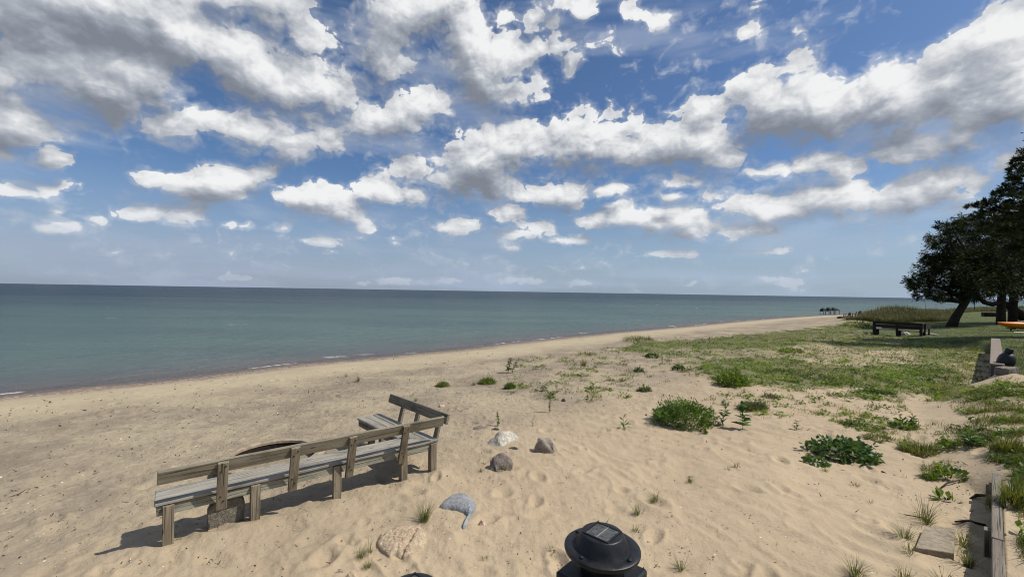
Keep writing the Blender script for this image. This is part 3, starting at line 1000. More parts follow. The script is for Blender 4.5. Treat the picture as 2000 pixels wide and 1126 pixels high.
M_G_GRANITE = stone_mat('grey_smooth_stone', (0.150, 0.158, 0.168), (0.215, 0.222, 0.230), (0.29, 0.295, 0.30), 26, .35, .5)
M_TAN = stone_mat('tan_pink_granite', (0.30, 0.215, 0.145), (0.42, 0.325, 0.22), (0.48, 0.385, 0.27), 26, .28, 1.0)
M_BROWN = stone_mat('brown_grey_stone', (0.085, 0.065, 0.055), (0.165, 0.135, 0.115), (0.26, 0.22, 0.185), 24, .4, 1.0)
M_PALE = stone_mat('pale_quartzite', (0.26, 0.23, 0.19), (0.44, 0.395, 0.325), (0.56, 0.52, 0.44), 14, .4, 1.2)
M_MAUVE = stone_mat('mauve_grey_stone', (0.18, 0.150, 0.125), (0.275, 0.235, 0.195), (0.37, 0.325, 0.275), 26, .4, .9)
M_PINK = stone_mat('pink_granite', (0.33, 0.20, 0.16), (0.46, 0.31, 0.25), (0.58, 0.44, 0.37), 40, .5, .7)
M_DARKSTONE = stone_mat('dark_basalt', (0.022, 0.022, 0.024), (0.045, 0.043, 0.042), (0.08, 0.075, 0.07), 30, .3, .7)
M_PITTED = stone_mat('pitted_grey_stone', (0.13, 0.115, 0.09), (0.24, 0.215, 0.17), (0.33, 0.30, 0.24), 60, .6, 1.4)
M_TREE = leaf_mat('dark_cedar_leaf', (0.006, 0.010, 0.0035), (0.062, 0.076, 0.024), .6, .12, .15)
M_PINE = leaf_mat('pine_needles', (0.007, 0.012, 0.005), (0.100, 0.122, 0.048), .6, .16, .15)
M_COVER = leaf_mat('low_green_leaf', (0.036, 0.074, 0.009), (0.205, 0.300, 0.036), .5, .4)
M_OLIVE = leaf_mat('olive_grass', (0.052, 0.070, 0.014), (0.225, 0.240, 0.062), .6, .4)
M_BUSH = leaf_mat('fresh_green_leaf', (0.045, 0.088, 0.015), (0.155, 0.265, 0.050), .5, .38)
M_LIME = leaf_mat('light_green_leaf', (0.075, 0.120, 0.016), (0.225, 0.320, 0.050), .5, .4)
M_GREYGREEN = leaf_mat('grey_green_leaf', (0.055, 0.075, 0.034), (0.180, 0.210, 0.105), .6, .35)
M_BROAD = leaf_mat('dark_glossy_leaf', (0.022, 0.054, 0.013), (0.105, 0.190, 0.045), .42, .35, .35)
M_DUNE = leaf_mat('dune_grass_blade', (0.035, 0.040, 0.014), (0.150, 0.145, 0.068), .65, .3)
M_DRY = leaf_mat('dry_straw', (0.120, 0.090, 0.045), (0.330, 0.265, 0.145), .7, .3)
M_TUFT = leaf_mat('beach_grass_blade', (0.050, 0.065, 0.018), (0.200, 0.230, 0.075), .55, .35)
M_DEBRIS = leaf_mat('dead_leaf_bits', (0.018, 0.012, 0.008), (0.120, 0.085, 0.050), .8, .1)


# ------------------------------------------------------------------ the corner bench
def make_bench():
    O = Vector((-3.36, 4.14, 0)); rz = math.atan2(0.632, 0.775)
    L, W1, W2, TZ = 3.06, 0.368, 0.40, 0.433
    b = empty('corner_bench', O, rz)
    tag(b, 'weathered grey plank bench with a shorter wing, set round the fire ring', 'bench')
    s = MB()
    for k in range(3):
        y0 = 0.125 * k
        s.board(0.004 * k, L - y0 * W2 / W1, y0, y0 + 0.118, TZ - .038, TZ - .002 * (k == 1), .009, 0.0, -W2 / W1)
    s.build('seat', M_SEAT, b)
    a = MB(); a.board(0.015, L - .03, 0.020, 0.058, .296, .392, .004); a.build('front_apron', M_MOSSY, b)
    a = MB(); a.board(0.02, L - .42, 0.300, 0.338, .300, .394, .004); a.build('rear_apron', M_BACK, b)
    a = MB(); a.board(0, .234, 0, .038, 0, .092, .004); a.build('end_apron', M_BACK, b, matrix=frame((0.055, 0.065, .301), (0, 1, 0), (-1, 0, 0)))
    for x in (0.11, 0.84, 1.70, 2.55, 2.985):
        l = MB(); l.board(0, .70, -.045, .045, 0, .09, .005)
        l.build('leg', M_POST, b, matrix=frame((x, 0.066, -.31), (random.uniform(-.012, .012), random.uniform(0, .01), 1), (-1, 0, 0)) @ Matrix.Rotation(0, 4, 'X'))
    lean = Vector((0, -.14, .52)).normalized()
    for x, dz in ((0.532, 0), (1.195, .005), (1.821, -.004), (2.496, .004)):
        p = MB(); p.board(0, .535, -.046, .046, 0, .038, .004)
        po = p.build('back_post', M_POST, b, matrix=frame((x, -.042, .235 + dz), lean + Vector((random.uniform(-.012, .012), 0, 0)), (1, 0, 0)))
        for bx, by in ((.445, -.018), (.495, .020), (.10, .012), (.155, -.016)):
            q = MB(); q.lathe([(.0095, .003), (.0095, -.003), (.006, -.006), (0, -.0065)], 8, c=(bx, by, 0))
            q.build('bolt', M_STEEL, po, smooth=True)
    bd = MB(); bd.board(0, 3.05, 0, .140, 0, .038, .007)
    nrm = Vector((1, 0, 0)).cross(lean)           # out of the back, towards the camera side
    bd.build('backrest', M_BACK, b, matrix=frame(Vector((.018, -.042, .235)) + lean * .405 - nrm * .0785, (1, 0, 0), lean))
    # the wing: same build, turned
    wm = Matrix.Translation((L, 0, 0)) @ Matrix.Rotation(R(95.0), 4, 'Z')
    s = MB()
    for k in range(3):
        y0 = 0.136 * k
        s.board(y0 * W1 / W2 + .004, 1.70 - .006 * k, y0, y0 + 0.129, TZ - .038, TZ - .002 * (k == 1), .009, W1 / W2, 0.0)
    s.build('wing_seat', M_SEAT, b, matrix=wm)
    a = MB(); a.board(.03, 1.68, 0.026, 0.064, .300, .394, .004); a.build('wing_outer_apron', M_BACK, b, matrix=wm)
    a = MB(); a.board(.40, 1.68, 0.345, 0.383, .300, .394, .004); a.build('wing_inner_apron', M_BACK, b, matrix=wm)
    a = MB(); a.board(0, .279, 0, .038, 0, .092, .004); a.build('wing_end_apron', M_BACK, b, matrix=wm @ frame((1.665, 0.065, .301), (0, 1, 0), (-1, 0, 0)))
    for x, y in ((1.58, .06), (1.58, .25), (.80, .16)):
        l = MB(); l.board(0, .72, -.045, .045, 0, .09, .005)
        l.build('wing_leg', M_POST, b, matrix=wm @ frame((x, y, -.32), (0, 0, 1), (-1, 0, 0)))
    for x in (.145, .70, 1.14):
        p = MB(); p.board(0, .50, -.044, .044, 0, .038, .004)
        p.build('wing_back_post', M_POST, b, matrix=wm @ frame((x, -.030, .26), lean, (1, 0, 0)))
    bd = MB(); bd.board(0, 1.62, 0, .140, 0, .038, .007)
    bd.build('wing_backrest', M_BACK, b, matrix=wm @ frame(Vector((-.09, -.030, .26)) + lean * .375 - nrm * .0785, (1, 0, 0), lean))
    return b


make_bench()


# ------------------------------------------------------------------ fire ring between the seats
def make_fire_ring():
    c = at(535, 884, z=0.12)
    c.z = 0.0
    g = float(height(np.array([c.x]), np.array([c.y]))[0])
    r = empty('fire_ring', (c.x, c.y, g))
    tag(r, 'round fire ring with a pale flat rim and dark rusted inside, behind the long bench', 'fire pit')
    R0, R1, H = 0.69, 0.565, 0.17
    m = MB(); m.lathe([(R1, H - .035), (R1, H), (R1 + .012, H + .006), (R0 - .012, H + .004), (R0, H - .004), (R0, H - .03), (R1, H - .035)], 96)
    m.build('rim', M_CONC, r, smooth=True)
    m = MB(); m.lathe([(R0 - .03, -.25), (R0 - .025, H - .032), (R1 + .01, H - .03), (R1 + .004, -.02), (0.0, -.02)], 96)
    m.build('liner', M_RUST, r, smooth=True)


def hull(pts):
    bm = bmesh.new()
    for p in pts:
        bm.verts.new(p)
    bmesh.ops.convex_hull(bm, input=bm.verts)
    bm.verts.ensure_lookup_table()
    used = [v for v in bm.verts if v.link_faces]
    ix = {v: i for i, v in enumerate(used)}
    r = [tuple(v.co) for v in used], [tuple(ix[v] for v in f.verts) for f in bm.faces]
    bm.free()
    return r


make_fire_ring()


# ------------------------------------------------------------------ stones
def rock_mesh(pts, seed, rough=0.06, sub=3):
    bm = bmesh.new()
    for p in pts:
        bm.verts.new(p)
    bmesh.ops.convex_hull(bm, input=bm.verts)
    for v in [v for v in bm.verts if not v.link_faces]:
        bm.verts.remove(v)
    size = max((max(p[i] for p in pts) - min(p[i] for p in pts)) for i in range(3))
    for _ in range(sub):
        bmesh.ops.subdivide_edges(bm, edges=bm.edges, cuts=1, use_grid_fill=True)
        bmesh.ops.smooth_vert(bm, verts=bm.verts, factor=0.10, use_axis_x=True, use_axis_y=True, use_axis_z=True)
    bm.normal_update()
    co = np.array([v.co for v in bm.verts]); no = np.array([v.normal for v in bm.verts])
    q = co / size * 4 + seed * 3.7
    d = fbm(q[:, 0] + q[:, 2] * .7, q[:, 1] - q[:, 2] * .5, 4, .55) * rough * size
    for v, c, n, k in zip(bm.verts, co, no, d):
        v.co = c + n * k
    bmesh.ops.triangulate(bm, faces=bm.faces)
    vs = [tuple(v.co) for v in bm.verts]
    bm.verts.index_update()
    fs = [tuple(v.index for v in f.verts) for f in bm.faces]
    bm.free()
    return vs, fs


def rock(px, py, wpx, hpx, mat, label, seed, name='rock', depth=0.8, turn=0.0, group=None, sink=0.25, pts=None, cat='rock', tilt=0.0, smooth=True):
    """a broken stone: px, py is the foot of its near side in the photograph, wpx and hpx how large it shows"""
    g = at(px, py)
    D = g.y
    wv = wpx / F_PX * D / 2
    k = math.atan2(CAM_H, D)
    dv = wv * depth
    hv = max(0.02, (hpx / F_PX * D - 2 * dv * math.sin(k) * .8) / math.cos(k))
    rng = random.Random(seed)
    if pts is None:
        pts = []
        for i in range(22):
            a, b = rng.uniform(0, 2 * math.pi), rng.uniform(-.5, 1)
            rr = (1 - max(0, b) ** 2.2 * .75) * rng.uniform(.82, 1.0)
            pts.append((rr * math.cos(a), rr * math.sin(a), b))
    P3 = [(p[0] * wv, p[1] * dv, p[2] * hv * (1 if p[2] > 0 else sink * 2)) for p in pts]
    m = MB(); m.add(*rock_mesh(P3, seed))
    o = m.build(name, mat, smooth=True if smooth else False)
    o.location = (g.x, g.y + dv * .75, g.z - hv * .04)
    o.rotation_euler = (tilt, 0, turn)
    tag(o, label, cat, group)
    return o


def half_buried(outline, H, mat, label, name='rock', res=0.009, flat=0.5, crack=None, rough=.012, cat='rock'):
    """a stone showing only its back above the sand: outline traced on the ground, real thickness below"""
    poly = np.array([at(x, y)[:2] for x, y in outline])
    g0 = float(height(poly[:1, 0], poly[:1, 1])[0])
    lo, hi = poly.min(0) - .05, poly.max(0) + .05
    xs, ys = np.arange(lo[0], hi[0], res), np.arange(lo[1], hi[1], res)
    X, Y = np.meshgrid(xs, ys, indexing='ij')
    x, y = X.ravel(), Y.ravel()
    ins = np.zeros(x.shape, bool); dd = np.full(x.shape, 9.0)
    for (ax, ay), (bx, by) in zip(poly, np.roll(poly, -1, 0)):
        c = ((ay > y) != (by > y)) & (x < (bx - ax) * (y - ay) / (by - ay + 1e-12) + ax)
        ins ^= c
        dx, dy = bx - ax, by - ay
        t = np.clip(((x - ax) * dx + (y - ay) * dy) / (dx * dx + dy * dy), 0, 1)
        dd = np.minimum(dd, np.hypot(x - ax - t * dx, y - ay - t * dy))
    sd = np.where(ins, dd, -dd) + .006 * fbm(x * 24, y * 24, 3)
    dm = sd.max()
    h = np.where(sd > 0, H * np.clip(1 - (1 - np.clip(sd / dm, 0, 1)) ** 2, 0, 1) ** flat, sd * 2.2)
    h = h + rough * fbm(x * 30, y * 30, 4) * (sd > -.02)
    if crack is not None:
        (ax, ay), (bx, by) = [at(*c)[:2] for c in crack]
        dx, dy = bx - ax, by - ay
        t = np.clip(((x - ax) * dx + (y - ay) * dy) / (dx * dx + dy * dy), 0, 1)
        q = np.hypot(x - ax - t * dx, y - ay - t * dy) + .02 * perlin(x * 14, y * 14)
        h -= .035 * np.exp(-(q / .014) ** 2)
    base = height(x, y)
    z = base + h + 0.012
    nx, ny = X.shape
    idx = np.arange(nx * ny).reshape(nx, ny)
    f = np.stack([idx[:-1, :-1], idx[1:, :-1], idx[1:, 1:], idx[:-1, 1:]], -1).reshape(-1, 4)
    keep = (sd[f] > -.045).any(1)
    f = f[keep]
    used = np.unique(f); rem = np.full(nx * ny, -1); rem[used] = np.arange(len(used))
    c = np.array([x[used].mean(), y[used].mean(), g0])
    o = grid_mesh(name, np.stack([x, y, z], 1)[used] - c, rem[f], mat, None, True)
    o.location = c
    tag(o, label, cat)
    return o


half_buried([(858, 993), (868, 982), (880, 974), (897, 970), (912, 972), (925, 981), (931, 992), (928, 1003), (921, 1011), (917, 1021), (912, 1032), (905, 1037), (901, 1033), (905, 1022), (912, 1011), (907, 1004), (893, 1000), (877, 996), (866, 996)],
            .085, M_G_GRANITE, 'smooth blue-grey boulder with a thin curved tail, mostly buried in sand', name='boulder', rough=.004)
half_buried([(735, 1064), (741, 1052), (757, 1043), (775, 1037), (800, 1034), (822, 1035), (833, 1047), (833, 1062), (824, 1075), (808, 1086), (790, 1093), (772, 1088), (760, 1093), (746, 1083), (737, 1074)],
            .075, M_TAN, 'broad flat tan granite boulder with a crack, almost level with the sand', name='boulder', crack=((813, 1045), (785, 1090)), rough=.018, flat=.35)
PYR = [(-1, -.5, -.4), (-.95, .1, 0), (-.15, -.8, -.3), (-.3, .0, .95), (.05, .1, 1.0), (.15, -.5, .1), (1.0, .9, .05), (.6, .5, .45), (.7, 1.0, .4), (.2, .8, .3), (.9, .4, -.4), (-.5, .6, -.2)]
rock(983, 874, 68, 44, M_PALE, 'pale angular rock with a dark left face and a white ridge running back', 4, pts=PYR, depth=1.1)
rock(1067, 887, 44, 38, M_MAUVE, 'upright mauve-grey rock with a blunt top, standing alone on the sand', 9, depth=.7, pts=[(-1, -.6, -.5), (-.92, -.3, .7), (-.35, -.6, .95), (.3, -.2, 1.0), (.6, -.5, .7), (1, .1, .2), (1, .5, -.2), (-.7, .6, .85), (.2, .8, .8), (-1, .5, -.4), (.75, -.8, -.4)])
rock(978, 921, 56, 44, M_BROWN, 'rough brown-grey rock nearest the bench corner with grass at its foot', 15, depth=.8, turn=.4)
rock(1002, 880, 26, 10, M_DARKSTONE, 'small dark stone between the pale rock and the brown-grey rock', 21, depth=.9, name='stone', cat='stone')
rock(967, 842, 22, 9, M_DARKSTONE, 'flat black stone below the leafy flower stalk', 22, depth=1.0, name='stone', cat='stone')
rock(937, 840, 34, 8, M_BROWN, 'flat reddish-brown stone left of the black one', 23, depth=1.0, name='stone', cat='stone')
rock(862, 796, 17, 10, M_PINK, 'small pink stone beyond the back of the bench wing', 24, depth=.8, name='stone', cat='stone')
rock(1101, 785, 11, 9, M_DARKSTONE, 'round dark stone on open sand beside the thin stalks', 25, depth=.9, name='stone', cat='stone')
rock(941, 1031, 17, 20, M_PINK, 'pink speckled pebble beside the blue-grey boulder', 26, depth=.9, name='stone', cat='stone')
rock(990, 884, 12, 7, M_PINK, 'tiny pink stone in front of the pale rock', 27, depth=.9, name='stone', cat='stone')
rock(1042, 884, 12, 9, M_PINK, 'small pink chip at the left foot of the mauve-grey rock', 28, depth=.9, name='stone', cat='stone')
rock(684, 1142, 42, 34, M_TAN, 'tan and pink rock cut off by the bottom edge of the view', 31, depth=.9)
rock(651, 1132, 42, 30, M_BROWN, 'dark split rock with a pale top, touching the tan and pink rock', 33, depth=.9)
def bench_slab():
    g = at(443, 1027) + Vector((-.632, .775, 0)) * .05
    m = MB()
    w_, h_, th = .160, .285, .085
    out = [(-w_, -.16), (w_, -.16), (w_ + .004, .19), (w_ - .010, .25), (w_ - .05, .27), (-w_ + .06, .262), (-w_ + .02, .24), (-w_ - .006, .18)]
    n = len(out)
    vs = [(x * (.965 if k in (0, 3) else 1), y, z * (.965 if k in (0, 3) else 1) - (.0 if k in (0, 3) else 0)) for k, y in enumerate((0, .012, th - .012, th)) for (x, z) in out]
    fs = [tuple(range(n)), tuple(range(4 * n - 1, 3 * n - 1, -1))] + [(k * n + i, (k + 1) * n + i, (k + 1) * n + (i + 1) % n, k * n + (i + 1) % n) for k in range(3) for i in range(n)]
    m.add(vs, fs)
    o = m.build('stone_slab', M_PITTED)
    bm = bmesh.new(); bm.from_mesh(o.data); bmesh.ops.recalc_face_normals(bm, faces=bm.faces); bm.to_mesh(o.data); bm.free()
    o.location = g
    o.rotation_euler = (R(6), 0, R(37))
    tag(o, 'pitted grey stone slab standing on edge under the long bench', 'stone slab')


bench_slab()
rock(1978, 728, 44, 15, M_BROWN, 'long hewn stone block on the edge of the lawn', 51, name='stone_block', depth=.55, turn=R(20), cat='stone',
     pts=[(-1, -1, -1), (1, -1, -1), (-1, 1, -1), (1, 1, -1), (-.97, -.95, .9), (.95, -.9, 1), (-.95, .9, .92), (1, .9, .95)])
rock(1943, 727, 20, 11, M_SLAB, 'small rounded stone in front of the black container', 52, name='stone', depth=.8, cat='stone')
rock(1774, 654, 26, 9, M_PALE, 'white stone on the grass under the dark bench', 53, name='stone', depth=.6, cat='stone')
rock(489, 926, 34, 14, M_PALE, 'pale stones of old ash at the near side inside the fire ring', 61, name='stone', depth=.8, cat='stone')
rock(617, 896, 30, 15, M_G_GRANITE, 'grey-white stone at the right edge of the fire ring', 62, name='stone', depth=.8, cat='stone')


# ------------------------------------------------------------------ planting
def at_many(px, py):
    px, py = np.asarray(px, float), np.asarray(py, float)
    d = CAM_R @ np.stack([(px - 1000) / F_PX, -(py - 563) / F_PX, -np.ones_like(px)])
    dz = np.minimum(d[2], -0.004)
    t = -CAM_H / dz
    for _ in range(14):
        g = height(d[0] * t, d[1] * t)
        t += ((g - CAM_H) / dz - t) * 0.6
    x, y = d[0] * t, d[1] * t
    return x, y, height(x, y)


def blades(base, az, el, L, Wd, bend):
    """grass blades that arch over: two quads each"""
    n = len(az)
    h = np.stack([np.sin(az), np.cos(az), np.zeros(n)], 1)
    side = np.stack([np.cos(az), -np.sin(az), np.zeros(n)], 1)
    L, Wd, bend = (np.broadcast_to(k, n)[:, None] for k in (L, Wd, bend))
    d1 = h * np.cos(el)[:, None] + np.array([0, 0, 1.0]) * np.sin(el)[:, None]
    e2 = el[:, None] - bend
    d2 = h * np.cos(e2) + np.array([0, 0, 1.0]) * np.sin(e2)
    m = base + d1 * L * .5
    t = m + d2 * L * .5
    v = np.stack([base - side * Wd * .5, base + side * Wd * .5, m + side * Wd * .42, m - side * Wd * .42, t + side * Wd * .06, t - side * Wd * .06], 1).reshape(-1, 3)
    k = np.arange(n)[:, None] * 6
    f = np.concatenate([k + np.array([[0, 1, 2, 3]]), k + np.array([[3, 2, 4, 5]])], 0)
    return v, f


def tuft(px, py, wpx, hpx, n, mat, label, group=None, seed=None, spread=.25, name='grass_tuft', cat='grass tuft', curl=.7):
    rng = np.random.default_rng(seed if seed is not None else int(px * 7 + py))
    g = at(px, py)
    D = g.y
    h, wd = hpx / F_PX * D, wpx / F_PX * D
    az = rng.uniform(0, 2 * math.pi, n)
    el = np.clip(rng.normal(1.12, .24, n), .35, 1.5)
    r = wd * .5 * spread * np.sqrt(rng.random(n))
    ph = rng.uniform(0, 6.3, n)
    base = np.stack([r * np.sin(ph), r * np.cos(ph), np.full(n, -.01)], 1)
    az = np.where(r > wd * .06, ph + rng.normal(0, .6, n), az)
    L = h * rng.uniform(.55, 1.12, n)
    v, f = blades(base, az, el, L, np.maximum(.004, .0008 * D) * rng.uniform(.7, 1.3, n), rng.uniform(.1, curl, n))
    tone = np.repeat(rng.random(n), 6)
    o = grid_mesh(name, v, f, mat, {'tone': tone}, False)
    o.location = g
    tag(o, label, cat, group)
    return o


def bush(px, py, wpx, hpx, n, mat, label, L=.05, Wd=.02, name='bush', cat='bush', depth=.8, seed=1, grassy=False, el_m=.7, lumpy=.25):
    """a low dome of fine leaves on branching stems"""
    rng = np.random.default_rng(seed + int(px))
    g = at(px, py)
    D = g.y
    a, b, h = wpx / F_PX * D / 2, wpx / F_PX * D / 2 * depth, hpx / F_PX * D
    h = max(.05, h - 2 * b * CAM_H / D * .45)
    root = empty(name, (g.x, g.y + b * .8, g.z))
    tag(root, label, cat)
    ph = rng.uniform(0, 2 * math.pi, n)
    el = np.arcsin(rng.uniform(0, 1, n))
    rr = rng.uniform(.35, 1.0, n) ** .45
    q = 1 + lumpy * perlin(ph * 1.9 + seed, el * 3.1 + 2) * 2
    rr = rr * q
    x, y, z = a * rr * np.cos(el) * np.cos(ph), b * rr * np.cos(el) * np.sin(ph), h * rr * np.sin(el)
    gz = height(root.location.x + x, root.location.y + y) - g.z
    base = np.stack([x, y, z + gz], 1)
    az = np.arctan2(x / a, y / b) + rng.normal(0, .7, n)
    le = np.clip(rng.normal(el_m, .45, n), -.4, 1.5)
    if grassy:
        v, f = blades(base * np.array([.75, .75, .45]), az, le, L * rng.uniform(.6, 1.3, n), Wd * rng.uniform(.7, 1.3, n), rng.uniform(0, .6, n))
        rep = 6
    else:
        v, f = leaves(base, az, le, L * rng.uniform(.6, 1.3, n), Wd * rng.uniform(.7, 1.3, n), .2, rng.normal(0, .6, n))
        rep = 4
    tone = np.clip(.5 + .9 * perlin(x * 9 / max(a, .2) + 5, (y + z) * 9 / max(a, .2)) + rng.normal(0, .2, n), 0, 1)
    grid_mesh('foliage', v, f, mat, {'tone': np.repeat(tone, rep)}, False, root)
    m = MB()
    rs = random.Random(seed)
    for k in range(9):
        t = rs.uniform(0, 6.3); e = rs.uniform(.4, 1.4)
        p = Vector((a * math.cos(e) * math.cos(t), b * math.cos(e) * math.sin(t), h * math.sin(e))) * .85
        m.tube([(0, 0, -.03), p * .5 + Vector((0, 0, h * .1)), p], [.006, .004, .002], 5)
    m.build('stems', M_BARK, root)
    return root


def stalk(px, py, hpx, nl, leafL, leafW, mat, label, name='weed', cat='plant', lean=(0, 0), group=None, seed=3, rise=.5, top_only=0.0):
    """a single upright stem with leaves up its length"""
    rng = np.random.default_rng(seed + int(px * 3))
    g = at(px, py)
    h = hpx / F_PX * g.y
    root = empty(name, g)
    tag(root, label, cat, group)
    P = [Vector((lean[0] * t * t * h + .01 * math.sin(5 * t), lean[1] * t * t * h, t * h - .02 * (t == 0))) for t in np.linspace(0, 1, 6)]
    m = MB(); m.tube(P, list(np.linspace(.0055, .002, 6) * max(1, g.y * .09)), 6)
    m.build('stem', M_OLIVE, root)
    t = np.sort(rng.uniform(max(.12, top_only), 1.0, nl))
    base = np.stack([np.interp(t, np.linspace(0, 1, 6), [p[i] for p in P]) for i in range(3)], 1)
    az = np.arange(nl) * 2.4 + rng.normal(0, .3, nl)
    v, f = leaves(base, az, np.clip(rng.normal(rise, .25, nl), -.5, 1.4), leafL * (1.15 - .5 * t) * rng.uniform(.8, 1.2, nl), leafW * (1.15 - .4 * t), .3, rng.normal(0, .4, nl))
    leaf_obj('foliage', v, f, np.clip(rng.normal(.5, .3, nl), 0, 1), mat, root)
    return root


def ground_cover():
    """the creeping green between the beach and the lawn, far too many leaves to count"""
    rng = np.random.default_rng(21)
    N = 150000
    u = rng.uniform(1000, 2300, N)
    v = 600 + 526 * rng.random(N) ** 1.9
    x, y, z = at_many(u, v)
    gr = green_at(x, y, z)
    n2 = fbm(x * 1.6, y * 1.6, 3) * .9 + fbm(x * 6, y * 6 + 9, 2) * .5
    lw = lawn_at(x, y)
    a, d = wall_ad(x, y)
    off = (u > 2010) & (d > .6)
    gr = np.where(off, .5, gr)
    acc = (rng.random(N) < np.clip(gr * .92 + n2 * 1.75 * (gr > .02) - .14, 0, 1) * .95) & (y < 60) & (lw < .6)
    acc &= ~((d > -.12) & (d < .45) & (a > 12.7) & (a < 25)) & ~((np.abs(d) < .12) & (a < 3.4))
    x, y, z = x[acc], y[acc], z[acc]
    k = np.array(rng.random(len(x)))
    leafy = k < np.clip(.66 + 1.1 * perlin(x * .33 + 8, y * .33) + .15 * (gr[acc] > .7), .2, .95) * np.interp(np.hypot(x, y), [5, 8], [.12, 1]) * np.where(d[acc] > -1.2, .4, 1.0) * np.where(gr[acc] < .3, .4, 1.0)

    def leafcl(mask, m, name, mat, Lr, hr, grass, label):
        bx, by, bz = x[mask], y[mask], z[mask]
        n = len(bx)
        i = np.repeat(np.arange(n), m)
        D = np.hypot(bx, by)[i]
        sz = np.repeat(rng.uniform(.6, 1.3, n), m)
        r = rng.uniform(0, .06 if grass else .10, n * m) * np.clip(D / 9, .8, 2.6)
        ph = rng.uniform(0, 6.283, n * m)
        base = np.stack([bx[i] + r * np.cos(ph), by[i] + r * np.sin(ph), bz[i] + (rng.uniform(0, hr, n * m) * sz * (0 if grass else 1)) - .004], 1)
        ht = rng.uniform(Lr[0], Lr[1], n * m) * sz
        tone = np.clip(.5 + np.repeat(rng.normal(0, .22, n), m) + .8 * perlin(base[:, 0] * .8, base[:, 1] * .8) + rng.normal(0, .12, n * m), 0, 1)
        if grass:
            vv, ff = blades(base, ph + rng.normal(0, .8, n * m), np.clip(rng.normal(1.0, .3, n * m), .2, 1.5), ht, np.maximum(.005, .00055 * D), rng.uniform(0, .9, n * m))
            o = grid_mesh(name, vv, ff, mat, {'tone': np.repeat(tone, 6)}, False)
        else:
            vv, ff = leaves(base, ph, rng.normal(.35, .35, n * m), ht, ht * rng.uniform(.45, .75, n * m), .15, rng.normal(0, .5, n * m))
            o = grid_mesh(name, vv, ff, mat, {'tone': np.repeat(tone, 4)}, False)
        tag(o, label, 'ground cover', kind='stuff')
    leafcl(leafy, 8, 'ground_cover_leaves', M_COVER, (.035, .085), .07, False, 'bright green creeping leaves spread over the sand')
    leafcl(~leafy, 7, 'ground_cover_grass', M_OLIVE, (.05, .16), .0, True, 'thin olive grass growing among the creeping leaves')


def dune_grass():
    rng = np.random.default_rng(5)
    N = 16000
    u = rng.uniform(1650, 2060, N); v = rng.uniform(600, 634, N)
    x, y, z = at_many(u, v)
    top = np.interp(u, [1675, 1690, 1730, 1790, 1850, 1860, 1890, 1950, 2060], [624, 614, 607, 604, 608, 606, 601, 602, 600])
    bot = np.interp(u, [1675, 1700, 1800, 1860, 1875, 1900, 2060], [625, 628, 629, 628, 612, 609, 609])
    ok = (v > top) & (v < bot) & (y < 140)
    x, y, z = x[ok], y[ok], z[ok]
    n, m = len(x), 6
    i = np.repeat(np.arange(n), m)
    D = np.hypot(x, y)[i]
    base = np.stack([x[i] + rng.normal(0, .15, n * m), y[i] + rng.normal(0, .15, n * m), z[i] - .02], 1)
    h = np.repeat(rng.uniform(.5, 1.0, n), m) * rng.uniform(.6, 1.1, n * m)
    vv, ff = blades(base, rng.uniform(0, 6.28, n * m), np.clip(rng.normal(1.15, .22, n * m), .4, 1.5), h, .00042 * D, rng.uniform(.1, 1.0, n * m))
    tone = np.clip(.55 + .7 * perlin(base[:, 0] * .3, base[:, 1] * .3) + rng.normal(0, .2, n * m), 0, 1)
    o = grid_mesh('dune_grass', vv, ff, M_DUNE, {'tone': np.repeat(tone, 6)}, False)
    tag(o, 'tall tan-green dune grass on the far mound behind the dark bench', 'dune grass', kind='stuff')


